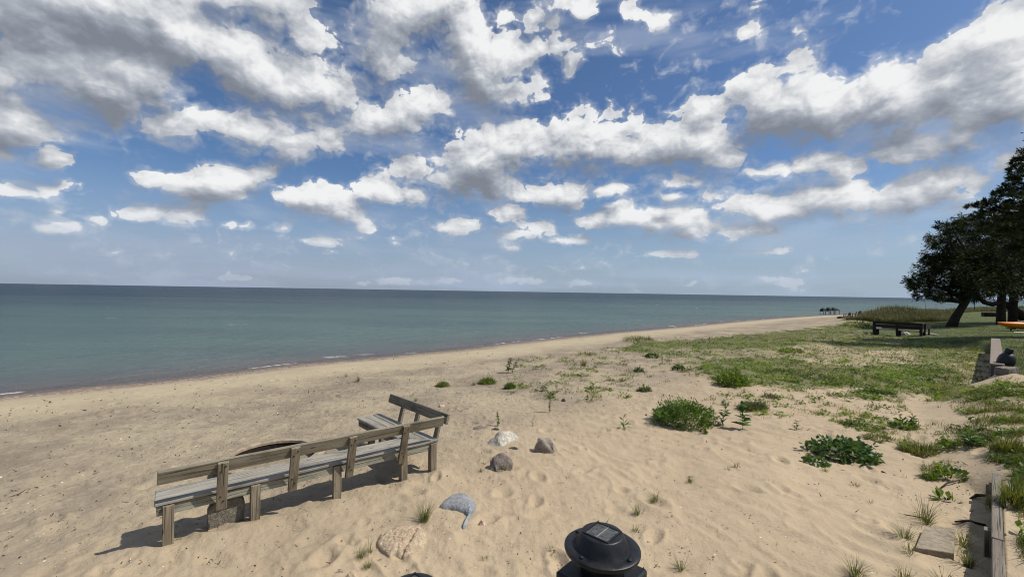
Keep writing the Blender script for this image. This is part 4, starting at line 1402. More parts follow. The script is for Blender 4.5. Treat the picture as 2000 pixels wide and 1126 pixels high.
def debris():
    """twigs, dead leaf scraps and small shells lying about"""
    rng = np.random.default_rng(9)
    N = 5200
    u = rng.uniform(-150, 2100, N); v = 690 + 470 * rng.random(N) ** 1.25
    x, y, z = at_many(u, v)
    s = shore_dist(x, y); a, d = wall_ad(x, y)
    ok = (s > 2.4) & (d < -.15) & (rng.random(N) < np.clip(.75 + 1.5 * perlin(x * .7, y * .7), .1, 1))
    x, y, z = x[ok], y[ok], z[ok]
    n = len(x)
    D = np.hypot(x, y)
    big = rng.random(n)
    L = np.where(big > .88, rng.uniform(.05, .12, n), rng.uniform(.012, .04, n)) * np.clip(D / 8, .8, 1.6)
    Wd = np.where(big > .88, L * .12, L * rng.uniform(.3, .7, n))
    vv, ff = leaves(np.stack([x, y, z + .014], 1), rng.uniform(0, 6.28, n), rng.normal(.22, .22, n), L, Wd, -.1, rng.normal(0, .5, n))
    o = grid_mesh('debris', vv, ff, M_DEBRIS, {'tone': np.repeat(rng.random(n) ** 1.6, 4)}, False)
    tag(o, 'dark scraps of twig and dead leaf scattered over the sand', 'debris', kind='stuff')
    # thin dry grass wisps
    N = 900
    u = rng.uniform(700, 1960, N); v = 690 + 440 * rng.random(N) ** 1.3
    x, y, z = at_many(u, v)
    a, d = wall_ad(x, y)
    ok = (d < -.2) & (rng.random(N) < np.clip(.28 + .9 * perlin(x * .45 + 3, y * .45) + .25 * (u > 1150) * (v < 860) + .2 * (v < 800), .03, 1))
    x, y, z = x[ok], y[ok], z[ok]
    n, m = len(x), 6
    i = np.repeat(np.arange(n), m)
    D = np.hypot(x, y)[i]
    base = np.stack([x[i] + rng.normal(0, .02, n * m), y[i] + rng.normal(0, .02, n * m), z[i]], 1)
    vv, ff = blades(base, rng.uniform(0, 6.28, n * m), np.clip(rng.normal(.75, .35, n * m), .05, 1.5), rng.uniform(.04, .13, n * m) * np.clip(D / 8, .8, 1.6), np.maximum(.003, .0005 * D), rng.uniform(0, 1.0, n * m))
    o = grid_mesh('dry_grass', vv, ff, M_DRY, {'tone': np.repeat(np.clip(np.repeat(rng.random(n), m) + rng.normal(0, .1, n * m), 0, 1), 6)}, False)
    tag(o, 'thin straw-coloured wisps of dry grass sprinkled over the sand', 'dry grass', kind='stuff')
    # shells and pebbles
    n = 700
    u = rng.uniform(-150, 1900, n); v = 700 + 440 * rng.random(n) ** 1.2
    x, y, z = at_many(u, v)
    ok = (shore_dist(x, y) > 2) & (wall_ad(x, y)[1] < -.15)
    x, y, z = x[ok], y[ok], z[ok]
    n = len(x)
    oc = np.array([(1, 0, 0), (0, 1, 0), (-1, 0, 0), (0, -1, 0), (0, 0, 1), (.5, .5, .75), (-.5, .5, .7), (0, -.6, .8)])
    hv, hf = hull([tuple(p) for p in oc] + [(0, 0, -.6)])
    hv = np.array(hv); tri = [f for f in hf if len(f) == 3]
    r = rng.uniform(.005, .016, n) * np.clip(np.hypot(x, y) / 7, .8, 1.6)
    V = (hv[None] * r[:, None, None] * rng.uniform(.6, 1.2, (n, 1, 3))) + np.stack([x, y, z + .010], 1)[:, None]
    F = (np.array(tri)[None] + np.arange(n)[:, None, None] * len(hv)).reshape(-1, 3)
    o = grid_mesh('pebbles', V.reshape(-1, 3), F, M_PEB, {'tone': np.repeat(rng.random(n), len(hv))}, True)
    tag(o, 'little pale and dark pebbles and shell bits lying on the sand', 'pebbles', kind='stuff')


M_PEB = leaf_mat('pebble_mix', (0.06, 0.05, 0.042), (0.62, 0.56, 0.48), .8, 0.0)
ground_cover()
dune_grass()
debris()


def lawn_grass():
    rng = np.random.default_rng(77)
    N = 60000
    u = rng.uniform(1500, 2250, N); v = rng.uniform(612, 800, N)
    x, y, z = at_many(u, v)
    a, d = wall_ad(x, y)
    ok = (lawn_at(x, y) > .45) & (y < 80) & (y > 6) & (rng.random(N) < .55 + .8 * perlin(x * .5, y * .5)) & ~((d > -.15) & (d < .3) & (a > 12.5) & (a < 25))
    x, y, z = x[ok], y[ok], z[ok]
    n, m = len(x), 5
    i = np.repeat(np.arange(n), m)
    D = np.hypot(x, y)[i]
    sp = .012 * D
    base = np.stack([x[i] + rng.normal(0, .3, n * m) * sp, y[i] + rng.normal(0, .6, n * m) * sp, z[i] - .006], 1)
    vv, ff = blades(base, rng.uniform(0, 6.28, n * m), np.clip(rng.normal(.95, .3, n * m), .2, 1.5), rng.uniform(.035, .085, n * m), .0006 * D, rng.uniform(.1, .9, n * m))
    tone = np.clip(.42 + .9 * perlin(base[:, 0] * .35, base[:, 1] * .35) + .4 * perlin(base[:, 0] * 2, base[:, 1] * 2) + rng.normal(0, .14, n * m), 0, 1)
    o = grid_mesh('lawn_grass', vv, ff, M_LAWN, {'tone': np.repeat(tone, 6)}, False)
    tag(o, 'short mown grass of the lawn under the trees at the right', 'lawn grass', kind='stuff')


M_LAWN = leaf_mat('mown_grass', (0.045, 0.062, 0.015), (0.170, 0.190, 0.060), .6, .35)
lawn_grass()

# bushes and plants one can tell apart
bush(863, 757, 36, 21, 900, M_LIME, 'bright green feathery tuft furthest left on the open sand', .055, .008, name='bush', grassy=True, el_m=1.0)
bush(951, 752, 48, 27, 1300, M_LIME, 'largest of the three bright green feathery tufts beyond the bench', .06, .008, grassy=True, el_m=1.0, seed=2)
bush(996, 761, 32, 25, 800, M_BUSH, 'smaller darker feathery tuft right of the largest one', .06, .009, grassy=True, el_m=1.0, seed=3)
bush(1352, 841, 126, 64, 5200, M_BUSH, 'big rounded fresh green bush alone in the middle of the sand', .055, .022, seed=4)
bush(1484, 805, 74, 34, 1500, M_GREYGREEN, 'low grey-green spiky bush behind the broad-leaved stalk', .085, .009, grassy=True, seed=5, el_m=.9)
bush(1302, 818, 52, 22, 260, M_BROAD, 'dark leafy trailing shoot at the left of the big green bush', .06, .045, name='creeping_plant', cat='plant', seed=6, depth=.5)
bush(1440, 757, 62, 32, 900, M_COVER, 'dark green leafy clump at the near edge of the green patch', .10, .035, seed=7)
bush(1676, 906, 130, 52, 820, M_BROAD, 'low sprawling plant with large dark glossy leaves on the sand', .085, .062, name='creeping_plant', cat='plant', seed=8, el_m=.35)
bush(1600, 911, 40, 18, 46, M_BROAD, 'small side shoot with a few dark leaves at the left of the sprawling plant', .11, .085, name='creeping_plant', cat='plant', seed=9, el_m=.3)
bush(1250, 727, 19, 10, 120, M_BROAD, 'small round dark green clump alone on the bare sand', .07, .05, name='low_plant', cat='plant', seed=10)
bush(1277, 700, 26, 11, 170, M_BROAD, 'flat dark green clump below the far grass strip', .09, .06, name='low_plant', cat='plant', seed=11)
bush(1326, 724, 22, 13, 150, M_BROAD, 'dark green clump beside a thin leaning twig', .08, .05, name='low_plant', cat='plant', seed=12)
bush(1263, 766, 34, 14, 260, M_GREYGREEN, 'flat pale green tuft on the sand above the big bush', .09, .016, name='low_plant', cat='plant', seed=13, grassy=True)
bush(1510, 780, 40, 16, 240, M_GREYGREEN, 'thin grey-green sprig behind the spiky bush', .10, .010, name='low_plant', cat='plant', seed=14, grassy=True)
bush(1775, 840, 42, 22, 130, M_BUSH, 'leafy green clump at the end of the dark grass ridge', .10, .045, name='low_plant', cat='plant', seed=15)
bush(1735, 867, 74, 18, 620, M_OLIVE, 'dark mat of grass behind the sprawling plant', .09, .010, name='grass_mat', cat='grass', seed=16, grassy=True, el_m=.6)
bush(1820, 893, 90, 30, 800, M_OLIVE, 'trailing ridge of dark grass running down towards the wall', .10, .010, name='grass_mat', cat='grass', seed=17, grassy=True, el_m=.6)
bush(1872, 938, 50, 18, 80, M_COVER, 'mixed leafy weeds at the top end of the timber wall', .10, .04, name='low_plant', cat='plant', seed=18)
bush(1828, 940, 34, 20, 240, M_COVER, 'short green tuft left of the weeds by the wall', .09, .010, name='low_plant', cat='plant', seed=19, grassy=True)
bush(1860, 982, 36, 10, 14, M_LIME, 'single pale green leafy shoot lying on the sand beside the wall shadow', .13, .05, name='low_plant', cat='plant', seed=20)
bush(1995, 890, 70, 44, 520, M_OLIVE, 'rough grass clump on the bank behind the timber wall', .15, .007, name='grass_clump', cat='grass', seed=21, grassy=True, el_m=1.0)
bush(2010, 1000, 90, 70, 620, M_OLIVE, 'rough grass at the very right edge behind the timber wall', .16, .007, name='grass_clump', cat='grass', seed=22, grassy=True, el_m=1.0)
bush(1555, 690, 46, 10, 300, M_COVER, 'low leafy hump in the middle of the green patch', .10, .05, name='low_plant', cat='plant', seed=23)
bush(1250, 668, 90, 16, 420, M_OLIVE, 'far strip of taller grass at the edge of the bare beach', .28, .012, name='grass_clump', cat='grass', seed=24, grassy=True, el_m=1.1, depth=.4)
bush(1690, 640, 60, 12, 500, M_COVER, 'leafy hump on the beach side of the dark bench', .16, .07, name='low_plant', cat='plant', seed=25)
bush(1150, 696, 60, 9, 200, M_OLIVE, 'thin low grass at the left end of the green strip', .18, .012, name='grass_clump', cat='grass', seed=26, grassy=True)

stalk(992, 728, 30, 60, .14, .05, M_GREYGREEN, 'forked grey-green weed standing behind the feathery tufts', lean=(.2, 0))
stalk(1000, 729, 26, 36, .12, .04, M_GREYGREEN, 'slimmer weed leaning right of the forked grey-green one', lean=(.5, 0))
stalk(972, 833, 30, 70, .045, .022, M_COVER, 'thin leafy flower stalk rising above the flat black stone', name='flower_stalk')
stalk(1072, 806, 40, 60, .06, .03, M_COVER, 'leafy stalk with a bare top left of the round dark stone', name='flower_stalk', lean=(.1, 0))
stalk(1062, 764, 12, 20, .12, .05, M_BROAD, 'small dark rosette above the leafy stalk', name='low_plant', rise=.2)
stalk(1087, 768, 16, 16, .08, .03, M_GREYGREEN, 'thin sprig beside the small dark rosette', name='weed')
stalk(1218, 838, 22, 12, .17, .036, M_BUSH, 'single green sprout casting its own shadow on bare sand', name='sprout', rise=.6)
stalk(1450, 842, 52, 30, .20, .10, M_BROAD, 'broad-leaved upright stalk between the big bush and the spiky bush', name='milkweed')
stalk(1410, 834, 44, 26, .16, .06, M_BROAD, 'narrow leafy stalk at the right side of the big bush', name='milkweed', lean=(.25, 0))
stalk(1378, 851, 14, 12, .07, .05, M_BROAD, 'tiny dark seedling in front of the big bush', name='seedling')
stalk(1555, 842, 24, 18, .09, .03, M_GREYGREEN, 'thin dry weed right of the spiky bush', name='weed')
stalk(1727, 822, 12, 10, .12, .03, M_BUSH, 'small sprout on the sand below the green patch', name='sprout')
stalk(1895, 872, 28, 18, .24, .075, M_BROAD, 'sprout with long pointed leaves on the bank left of the mossy stone', name='sprout', rise=.45)
stalk(1955, 858, 26, 14, .16, .05, M_BUSH, 'green sprout higher on the grassy bank', name='sprout', rise=.5)
stalk(1783, 836, 30, 22, .12, .035, M_BUSH, 'upright leafy sprig rising from the leafy clump', name='weed')
stalk(1040, 832, 10, 8, .05, .012, M_DRY, 'dry twiggy wisp right of the flower stalk', name='weed')
stalk(1105, 768, 26, 7, .06, .010, M_DRY, 'bare bent straw stem near the round dark stone', name='dry_stem', lean=(-.6, 0))
stalk(1332, 725, 22, 3, .03, .008, M_DRY, 'thin leaning twig beside the dark green clump', name='twig', lean=(.5, 0), cat='twig')
def dead_leaf(px, py, size, rz, label):
    g = at(px, py)
    rng = random.Random(int(px))
    nx, ny = 7, 5
    vs, fs = [], []
    for i in range(nx):
        for j in range(ny):
            u, v = i / (nx - 1) * 2 - 1, j / (ny - 1) * 2 - 1
            wd = (1 - abs(u) ** 2.2) * .55 + .03
            vs.append((u * size, v * wd * size, size * (.30 * u * u + .55 * abs(v) ** 1.5 * wd + .12 * math.sin(3 * u + px)) + rng.uniform(0, .06) * size))
    for i in range(nx - 1):
        for j in range(ny - 1):
            fs.append((i * ny + j, (i + 1) * ny + j, (i + 1) * ny + j + 1, i * ny + j + 1))
    m = MB(); m.add(vs, fs, .15)
    o = m.build('dead_leaf', M_DEBRIS, smooth='all')
    o.location = (g.x, g.y, g.z + .01)
    o.rotation_euler = (rng.uniform(-.5, .5), rng.uniform(-.4, .4), rz)
    tag(o, label, 'dead leaf')


dead_leaf(1562, 857, .055, .6, 'curled black dead leaf on the sand above the sprawling plant')
dead_leaf(1761, 900, .05, 1.4, 'upright dark dead leaf right of the sprawling plant')
dead_leaf(1727, 926, .045, 2.2, 'dark curled dead leaf below the sprawling plant')
dead_leaf(1722, 943, .035, .3, 'smaller flat dead leaf under the dark curled one')
dead_leaf(1262, 812, .04, 1.0, 'little dark dead leaf left of the big green bush')

GT = 'grass tufts scattered over the sand'
tuft(829, 1018, 46, 44, 130, M_TUFT, 'fullest green grass tuft, left of the blue-grey boulder', GT)
tuft(704, 1091, 34, 30, 60, M_TUFT, 'leaning grass tuft at the left of the flat tan boulder', GT)
tuft(722, 1081, 20, 34, 30, M_TUFT, 'thin tall blades between the leaning tuft and the tan boulder', GT)
tuft(718, 1113, 34, 22, 60, M_TUFT, 'short wide tuft below the flat tan boulder', GT)
tuft(985, 921, 24, 22, 50, M_TUFT, 'grass tuft at the foot of the brown-grey rock', GT)
tuft(940, 923, 20, 14, 34, M_TUFT, 'small tuft left of the brown-grey rock', GT)
tuft(945, 908, 16, 12, 20, M_TUFT, 'sparse tuft above the one left of the brown-grey rock', GT)
tuft(1245, 1005, 34, 24, 64, M_TUFT, 'green tuft straight above the right side of the solar light', GT)
tuft(1278, 978, 40, 22, 46, M_OLIVE, 'wide straggling tuft above and right of the solar light', GT)
tuft(1347, 943, 20, 18, 44, M_TUFT, 'small dense upright tuft on the open rippled sand', GT)
tuft(1437, 915, 22, 18, 34, M_TUFT, 'right one of two small tufts below the broad-leaved stalk', GT)
tuft(1420, 921, 18, 14, 26, M_TUFT, 'left one of two small tufts below the broad-leaved stalk', GT)
tuft(1330, 1114, 36, 32, 60, M_TUFT, 'bright tuft right of the solar light near the bottom edge', GT)
tuft(1242, 1038, 28, 16, 40, M_OLIVE, 'low olive tuft close above the solar light rim', GT)
tuft(1310, 1014, 30, 14, 30, M_OLIVE, 'flattened olive tuft between the solar light and open sand', GT)
tuft(1806, 1022, 56, 56, 110, M_TUFT, 'tall yellow-green tuft behind the stone slab by the wall', GT)
tuft(1766, 1059, 46, 42, 110, M_TUFT, 'thick bright tuft at the left of the stone slab by the wall', GT)
tuft(1880, 1066, 44, 50, 70, M_TUFT, 'loose tuft between the stone slab and the timber wall', GT)
tuft(1892, 1104, 50, 50, 80, M_TUFT, 'yellowish tuft in front of the slab in the wall shade', GT)
tuft(1775, 1086, 40, 34, 60, M_OLIVE, 'thin tuft below the left corner of the stone slab', GT)
tuft(1670, 1130, 56, 46, 120, M_TUFT, 'wide green tuft at the bottom edge right of the solar light', GT)
tuft(1765, 1136, 60, 36, 70, M_OLIVE, 'dull green tuft at the bottom edge under the stone slab', GT)
tuft(1842, 1146, 40, 40, 50, M_TUFT, 'tuft at the bottom edge nearest the timber wall', GT)
tuft(1672, 950, 30, 18, 22, M_DRY, 'splayed dry tuft on the sand below the sprawling plant', GT)
tuft(1612, 922, 18, 18, 28, M_OLIVE, 'stiff straw tuft under the small side shoot', GT)
tuft(1579, 895, 26, 22, 22, M_DRY, 'dry tuft left of the sprawling plant', GT)
tuft(1270, 900, 14, 12, 22, M_TUFT, 'tiny green tuft on rippled sand below the single sprout', GT)
tuft(1084, 892, 8, 10, 14, M_OLIVE, 'tiny tuft in front of the mauve-grey rock', GT)
tuft(1098, 947, 24, 14, 16, M_DRY, 'looped dry straw on the sand right of the brown-grey rock', GT, curl=2.2)
tuft(945, 1096, 26, 20, 24, M_OLIVE, 'thin straggly tuft below the pink pebble', GT)
tuft(1018, 1112, 36, 22, 24, M_DRY, 'curled dry tuft left of the solar light', GT, curl=2.0)
tuft(1080, 1078, 26, 26, 26, M_DRY, 'dry stems close to the left rim of the solar light', GT, curl=1.4)
tuft(700, 745, 14, 16, 26, M_TUFT, 'upper right of two far tufts near the water', GT)
tuft(676, 735, 12, 10, 18, M_DRY, 'faint dry tuft nearest the water', GT)
tuft(812, 784, 16, 12, 24, M_GREYGREEN, 'small grey-green tuft beyond the wing of the bench', GT)
tuft(490, 1014, 18, 16, 26, M_TUFT, 'green tuft at the foot of a bench leg beside the stone slab', GT)
tuft(348, 1054, 16, 12, 16, M_OLIVE, 'little tuft behind the first bench leg', GT)
tuft(1215, 745, 36, 14, 40, M_DRY, 'faint dry tuft above the big green bush', GT)
tuft(1140, 715, 30, 20, 90, M_DRY, 'straw-yellow tuft on the sand in front of the green strip', GT)
tuft(925, 752, 16, 10, 40, M_DRY, 'small straw-yellow tuft left of the largest feathery tuft', GT)
tuft(1700, 986, 20, 16, 20, M_DRY, 'dry sprig in the open sand left of the wall shadow', GT)
tuft(1210, 1085, 10, 14, 14, M_OLIVE, 'thin tuft hidden partly behind the solar light', GT)


# ------------------------------------------------------------------ trees
def tree(name, label, D, trunk, limbs, lumps, mat, seed, leaf=(.22, .065), per=1.0, jit=2.0, needles=False, group='trees on the lawn at the right'):
    """trunk and limbs as photo points at depth D; crown lumps: photo centre, photo radius (and depth offset)"""
    rng = np.random.default_rng(seed)

    def pt(px, py, dd=0.0):
        d = ray(px, py)
        k = (D + dd) / d[1]
        return Vector((d[0] * k, d[1] * k, CAM_H + d[2] * k))
    foot = pt(*trunk[0][:2])
    root = empty(name, foot)
    tag(root, label, 'tree', group)
    m = MB()
    P = [pt(p[0], p[1], p[3] if len(p) > 3 else 0) - foot for p in trunk]
    P[0].z -= .3
    m.tube(P, [p[2] / F_PX * D for p in trunk], 10)
    t = m.build('trunk', M_BARK, root, smooth='all')
    for lb in limbs:
        q = MB()
        q.tube([pt(p[0], p[1], p[3] if len(p) > 3 else 0) - foot for p in lb], [p[2] / F_PX * D for p in lb], 8)
        q.build('limb', M_BARK, root, smooth='all')
    B, A, E, T = [], [], [], []
    for lp in lumps:
        cx, cy_, r = lp[:3]
        dd = lp[3] if len(lp) > 3 else rng.uniform(-jit, jit)
        c = np.array(pt(cx, cy_, dd) - foot)
        R_ = r / F_PX * D
        n = int(per * 1500 * (r / 30.0) ** 2) + 120
        # leaves sit on sprays that reach out from the lump's middle
        ns = max(24, n // 26)
        sd = rng.normal(0, 1, (ns, 3)); sd /= np.linalg.norm(sd, axis=1)[:, None]
        sd[:, 2] = sd[:, 2] * .8
        sr = R_ * rng.uniform(.40, 1.22, ns)
        i = rng.integers(0, ns, n)
        along = rng.uniform(.35, 1.0, n) ** .6
        p = c + sd[i] * (sr[i] * along)[:, None] + rng.normal(0, .10 * R_ ** .5, (n, 3)) * (.55 if needles else 1)
        B.append(p)
        A.append(np.arctan2(sd[i, 0], sd[i, 1]) + rng.normal(0, .7, n))
        E.append(np.clip(np.arcsin(np.clip(sd[i, 2], -1, 1)) * .5 + rng.normal(.35 if needles else .15, .4, n), -1.2, 1.5))
        T.append(np.clip(.45 + .3 * rng.normal(0, 1, ns)[i] + rng.normal(0, .15, n), 0, 1))
    B, A, E, T = np.concatenate(B), np.concatenate(A), np.concatenate(E), np.concatenate(T)
    n = len(A)
    v, f = leaves(B, A, E, leaf[0] * rng.uniform(.6, 1.3, n), leaf[1] * rng.uniform(.6, 1.3, n), .15, rng.uniform(-1.2, 1.2, n))
    leaf_obj('crown', v, f, T, mat, root)
    return root


tree('cedar_tree', 'dark leaning cedar with a slanting trunk, nearest the dune grass', 36.0,
     [(1857, 634, 9), (1866, 620, 7), (1876, 604, 6.2), (1886, 588, 6.2), (1893, 570, 6.5), (1890, 545, 6)],
     [[(1886, 588, 5), (1860, 570, 4), (1820, 556, 2.5)], [(1890, 560, 5), (1905, 530, 4), (1880, 480, 2.5), (1862, 450, 1.5)], [(1884, 590, 4), (1850, 586, 3), (1810, 575, 1.6)]],
     [(1798, 548, 26), (1782, 548, 13), (1815, 530, 26), (1828, 560, 28), (1850, 520, 40), (1842, 478, 28), (1858, 448, 20), (1840, 442, 12), (1872, 470, 34), (1880, 510, 40), (1875, 552, 36),
      (1900, 555, 34), (1905, 510, 44), (1800, 574, 13), (1825, 580, 14), (1850, 578, 16), (1872, 578, 16), (1812, 505, 14), (1895, 440, 26), (1835, 505, 22), (1785, 562, 10), (1905, 580, 14), (1820, 465, 12), (1880, 432, 16)],
     M_TREE, 31, per=1.5)
tree('cedar_tree', 'dark tree with a straight upright trunk on the shaded lawn', 37.5,
     [(1955, 634, 7.5), (1955, 610, 6.5), (1956, 585, 6), (1957, 550, 6), (1955, 500, 4)],
     [[(1955, 590, 4.5), (1938, 594, 4.5), (1922, 590, 4), (1910, 580, 3)], [(1957, 560, 4), (1935, 520, 2.5)]],
     [(1925, 545, 34), (1950, 530, 44), (1935, 495, 40), (1965, 480, 46), (1925, 460, 30), (1960, 560, 28), (1990, 540, 44), (1940, 572, 15), (1915, 570, 16), (1985, 500, 44), (1945, 440, 34), (1975, 440, 40)],
     M_TREE, 32, per=1.3)
tree('cedar_tree', 'dark tree at the right edge with a low thick limb curving to the ground', 39.5,
     [(1978, 628, 7), (1978, 600, 6.5), (1980, 575, 6), (1985, 540, 6)],
     [[(2015, 640, 9), (1996, 616, 8), (1980, 604, 6.5), (1962, 592, 5)], [(1985, 560, 5), (2020, 540, 3)]],
     [(2005, 575, 22), (2020, 545, 44), (2000, 510, 44), (2040, 500, 50), (1990, 470, 40), (2030, 450, 54), (1985, 572, 13), (2050, 570, 36)],
     M_TREE, 33, per=1.1)
pine = [(1988, 330, 13), (2000, 345, 18), (1974, 352, 11), (1962, 368, 10), (1985, 372, 18), (1948, 380, 10), (1932, 396, 11), (1912, 400, 8), (1895, 404, 6), (1955, 400, 17), (1980, 410, 24), (1925, 418, 14), (1905, 424, 9),
        (1940, 435, 20), (1970, 445, 28), (1920, 448, 13), (1995, 390, 24), (2010, 430, 34), (2020, 370, 30), (2045, 330, 36), (2050, 400, 44), (2030, 300, 30), (2060, 260, 36), (2085, 330, 44), (2090, 420, 54), (2060, 470, 46),
        (2010, 480, 36), (1985, 315, 8), (2075, 200, 36), (2110, 250, 44), (2120, 150, 36), (2140, 330, 54), (2150, 430, 60), (2100, 90, 30), (2130, 500, 50), (2060, 530, 34)]
tree('pine_tree', 'tall pine with pale-tipped branches reaching in from the right edge', 23.5,
     [(2105, 668, 16), (2104, 560, 14), (2106, 400, 11), (2106, 250, 8), (2105, 90, 4)],
     [[(2104, 470, 6), (2030, 430, 4), (1950, 410, 2), (1905, 404, 1)], [(2106, 400, 6), (2040, 370, 4), (1975, 352, 1.5)], [(2106, 340, 5), (2050, 320, 3), (1990, 325, 1.2)], [(2106, 500, 6), (2010, 480, 3), (1930, 440, 1.5)]],
     pine, M_PINE, 34, leaf=(.20, .048), per=1.2, jit=1.6, needles=True)


# ------------------------------------------------------------------ the two solar lights on their posts
def solar_light(c, rz, label):
    r = empty('solar_post_light', c, rz)
    tag(r, label, 'solar light', 'solar lights on the deck posts')
    m = MB()
    m.lathe([(0.0, -.044), (.036, -.044), (.040, -.012), (.058, -.010), (.0640, -.006), (.0652, -.002), (.0650, .0005), (.0628, .0022), (.0500, .0022), (.0478, .0016), (.0468, .0030),
             (.0442, .0085), (.0404, .0160), (.0362, .0232), (.0352, .0246), (.0340, .0251), (0.0, .0251)], 96)
    m.build('housing', M_BLACK, r, smooth=True)
    fr = MB()
    h = .0257
    for (a, b, c_, d) in ((-.0245, .0245, -.0245, -.0215), (-.0245, .0245, .0215, .0245), (-.0245, -.0215, -.0215, .0215), (.0215, .0245, -.0215, .0215)):
        fr.box(a, b, c_, d, .0245, h + .0010)
    fr.build('panel_frame', M_BLACK, r, matrix=Matrix.Rotation(R(45), 4, 'Z'))
    p = MB(); p.board(-.0215, .0215, -.0215, .0215, .0240, .0255, .0004)
    p.build('solar_panel', M_PANEL, r, matrix=Matrix.Rotation(R(45), 4, 'Z'))
    for k in range(4):
        a = R(38 + 90 * k)
        s = MB(); s.lathe([(.0040, .0015), (.0040, .0032), (.0034, .0048), (.0018, .0056), (0, .0058)], 14, c=(.0555 * math.cos(a), .0555 * math.sin(a), 0))
        s.build('screw', M_BLACK, r, smooth=True)
    return r


def panel_material():
    m, t, out = new_mat('solar_panel_glass')
    oc = t.n('ShaderNodeTexCoord').outputs['Object']
    s = t.sep(oc)
    lines = t.math('LESS_THAN', t.math('ABSOLUTE', s[1]), 0.00060)
    n = t.noise(oc, 90, 5, .65)
    col = t.mix(t.mapr(n, .35, .68), (0.030, 0.034, 0.034), (0.105, 0.105, 0.095))
    col = t.mix(lines, col, (0.34, 0.32, 0.24))
    fine = t.math('LESS_THAN', t.math('FRACT', t.math('MULTIPLY', s[0], 420.0)), 0.10)
    col = t.mix(t.math('MULTIPLY', fine, .35), col, (0.16, 0.16, 0.15))
    principled(t, out, col, t.mapr(n, .3, .7, .22, .5), None, .5)
    return m


M_PANEL = panel_material()
for (px, py, z, turn, lab, plab) in ((1176, 1067, 2.06, 3, 'black round solar light with its whole rim in view', 'black square post under the whole solar light'),
                                     (806, 1184, 2.06, 8, 'black round solar light cut off by the bottom edge, only its top showing', 'black square post under the cut-off solar light')):
    c = at(px, py, z)
    solar_light(c, R(turn), lab)
    p = empty('deck_post', (c.x, c.y, 0), R(turn + 45))
    tag(p, plab, 'post', 'black deck posts')
    m = MB(); m.board(0, c.z + .095, -.054, .054, -.054, .054, .004)
    m.build('post_body', M_BLACK, p, matrix=frame((0, 0, -.15), (0, 0, 1), (0, 1, 0)))
    m = MB(); m.board(-.057, .057, -.057, .057, 0, .018, .003)
    m.build('post_collar', M_BLACK, p, matrix=Matrix.Translation((0, 0, c.z - .058)))


# ------------------------------------------------------------------ walls, slab
def wall_pt(a, d, z=0.0):
    return Vector((WALL_O[0] + a * WALL_W[0] + d * WALL_N[0], WALL_O[1] + a * WALL_W[1] + d * WALL_N[1], z))


def walls():
    r = empty('timber_wall', wall_pt(0, 0, 0))
    tag(r, 'low weathered timber retaining wall at the lower right corner', 'wall')
    xa, ya = Vector((WALL_W[0], WALL_W[1], 0)), Vector((-WALL_N[0], -WALL_N[1], 0))
    for k, (z0, z1) in enumerate(((-.12, .10), (.105, .325))):
        for j, (a0, a1) in enumerate(((-2.6, .72), (.73, 2.92))):
            m = MB(); m.board(a0, a1, -.03, .045, z0, z1, .006)
            m.build('plank', M_WALLWOOD, r, matrix=frame((0, 0, .006 * j), xa, ya) @ Matrix.Translation((0, .004 * (k + j), 0)))
    for a in (1.05, 2.6):
        m = MB(); m.board(0, .48, -.05, .05, 0, .05, .004)
        m.build('stake', M_WALLWOOD, r, matrix=frame(xa * a + ya * .052 + Vector((0, 0, -.20)), (0, 0, 1), xa))
    r = empty('concrete_wall', wall_pt(13, 0, 0))
    tag(r, 'longer retaining wall with a broad pale cap, running up to the lawn', 'wall')
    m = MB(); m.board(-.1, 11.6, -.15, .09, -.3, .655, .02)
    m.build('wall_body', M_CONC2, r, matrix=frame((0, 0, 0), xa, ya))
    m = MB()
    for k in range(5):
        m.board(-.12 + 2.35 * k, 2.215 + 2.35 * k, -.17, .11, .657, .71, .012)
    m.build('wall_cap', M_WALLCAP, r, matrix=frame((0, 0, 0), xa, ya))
    c = [at(px, py, .095) for px, py in ((1806, 1026), (1866, 1031), (1863, 1079), (1788, 1068))]
    ctr = sum(c, Vector()) / 4
    m = MB()
    top = [p - ctr for p in c]
    vs = [p * .985 + Vector((0, 0, .0)) for p in top] + [p + Vector((0, 0, -.006)) for p in top] + [p + Vector((0, 0, -.12)) for p in top]
    m.add(vs, [(3, 2, 1, 0)] + [(i, (i + 1) % 4, 4 + (i + 1) % 4, 4 + i) for i in range(4)] + [(4 + i, 4 + (i + 1) % 4, 8 + (i + 1) % 4, 8 + i) for i in range(4)] + [(8, 9, 10, 11)])
    o = m.build('stone_slab', M_SLAB)
    bm = bmesh.new(); bm.from_mesh(o.data); bmesh.ops.recalc_face_normals(bm, faces=bm.faces); bm.to_mesh(o.data); bm.free()
    o.location = ctr
    tag(o, 'square grey paving slab in the sand among tufts by the timber wall', 'paving slab')


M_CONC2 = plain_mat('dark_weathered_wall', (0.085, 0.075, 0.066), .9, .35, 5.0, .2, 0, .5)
walls()
c = wall_pt(13.35, .16, .62)
o = empty('black_container', c, R(30))
o.rotation_euler = (R(14), R(10), R(30))
o.scale = (.86, .86, 1.12)
tag(o, 'rounded black plastic container with a small cap at the near end of the far wall', 'container')
m = MB(); m.lathe([(0, -.02), (.15, -.02), (.20, .04), (.215, .14), (.20, .24), (.15, .31), (.09, .34), (0, .345)], 32)
m.build('container_body', M_BLACKPLASTIC, o, smooth=True)
m = MB(); m.lathe([(0, .33), (.085, .33), (.10, .36), (.10, .44), (.085, .455), (0, .455)], 24, c=(-.05, .02, 0))
m.build('container_cap', M_BLACKPLASTIC, o, smooth=True)


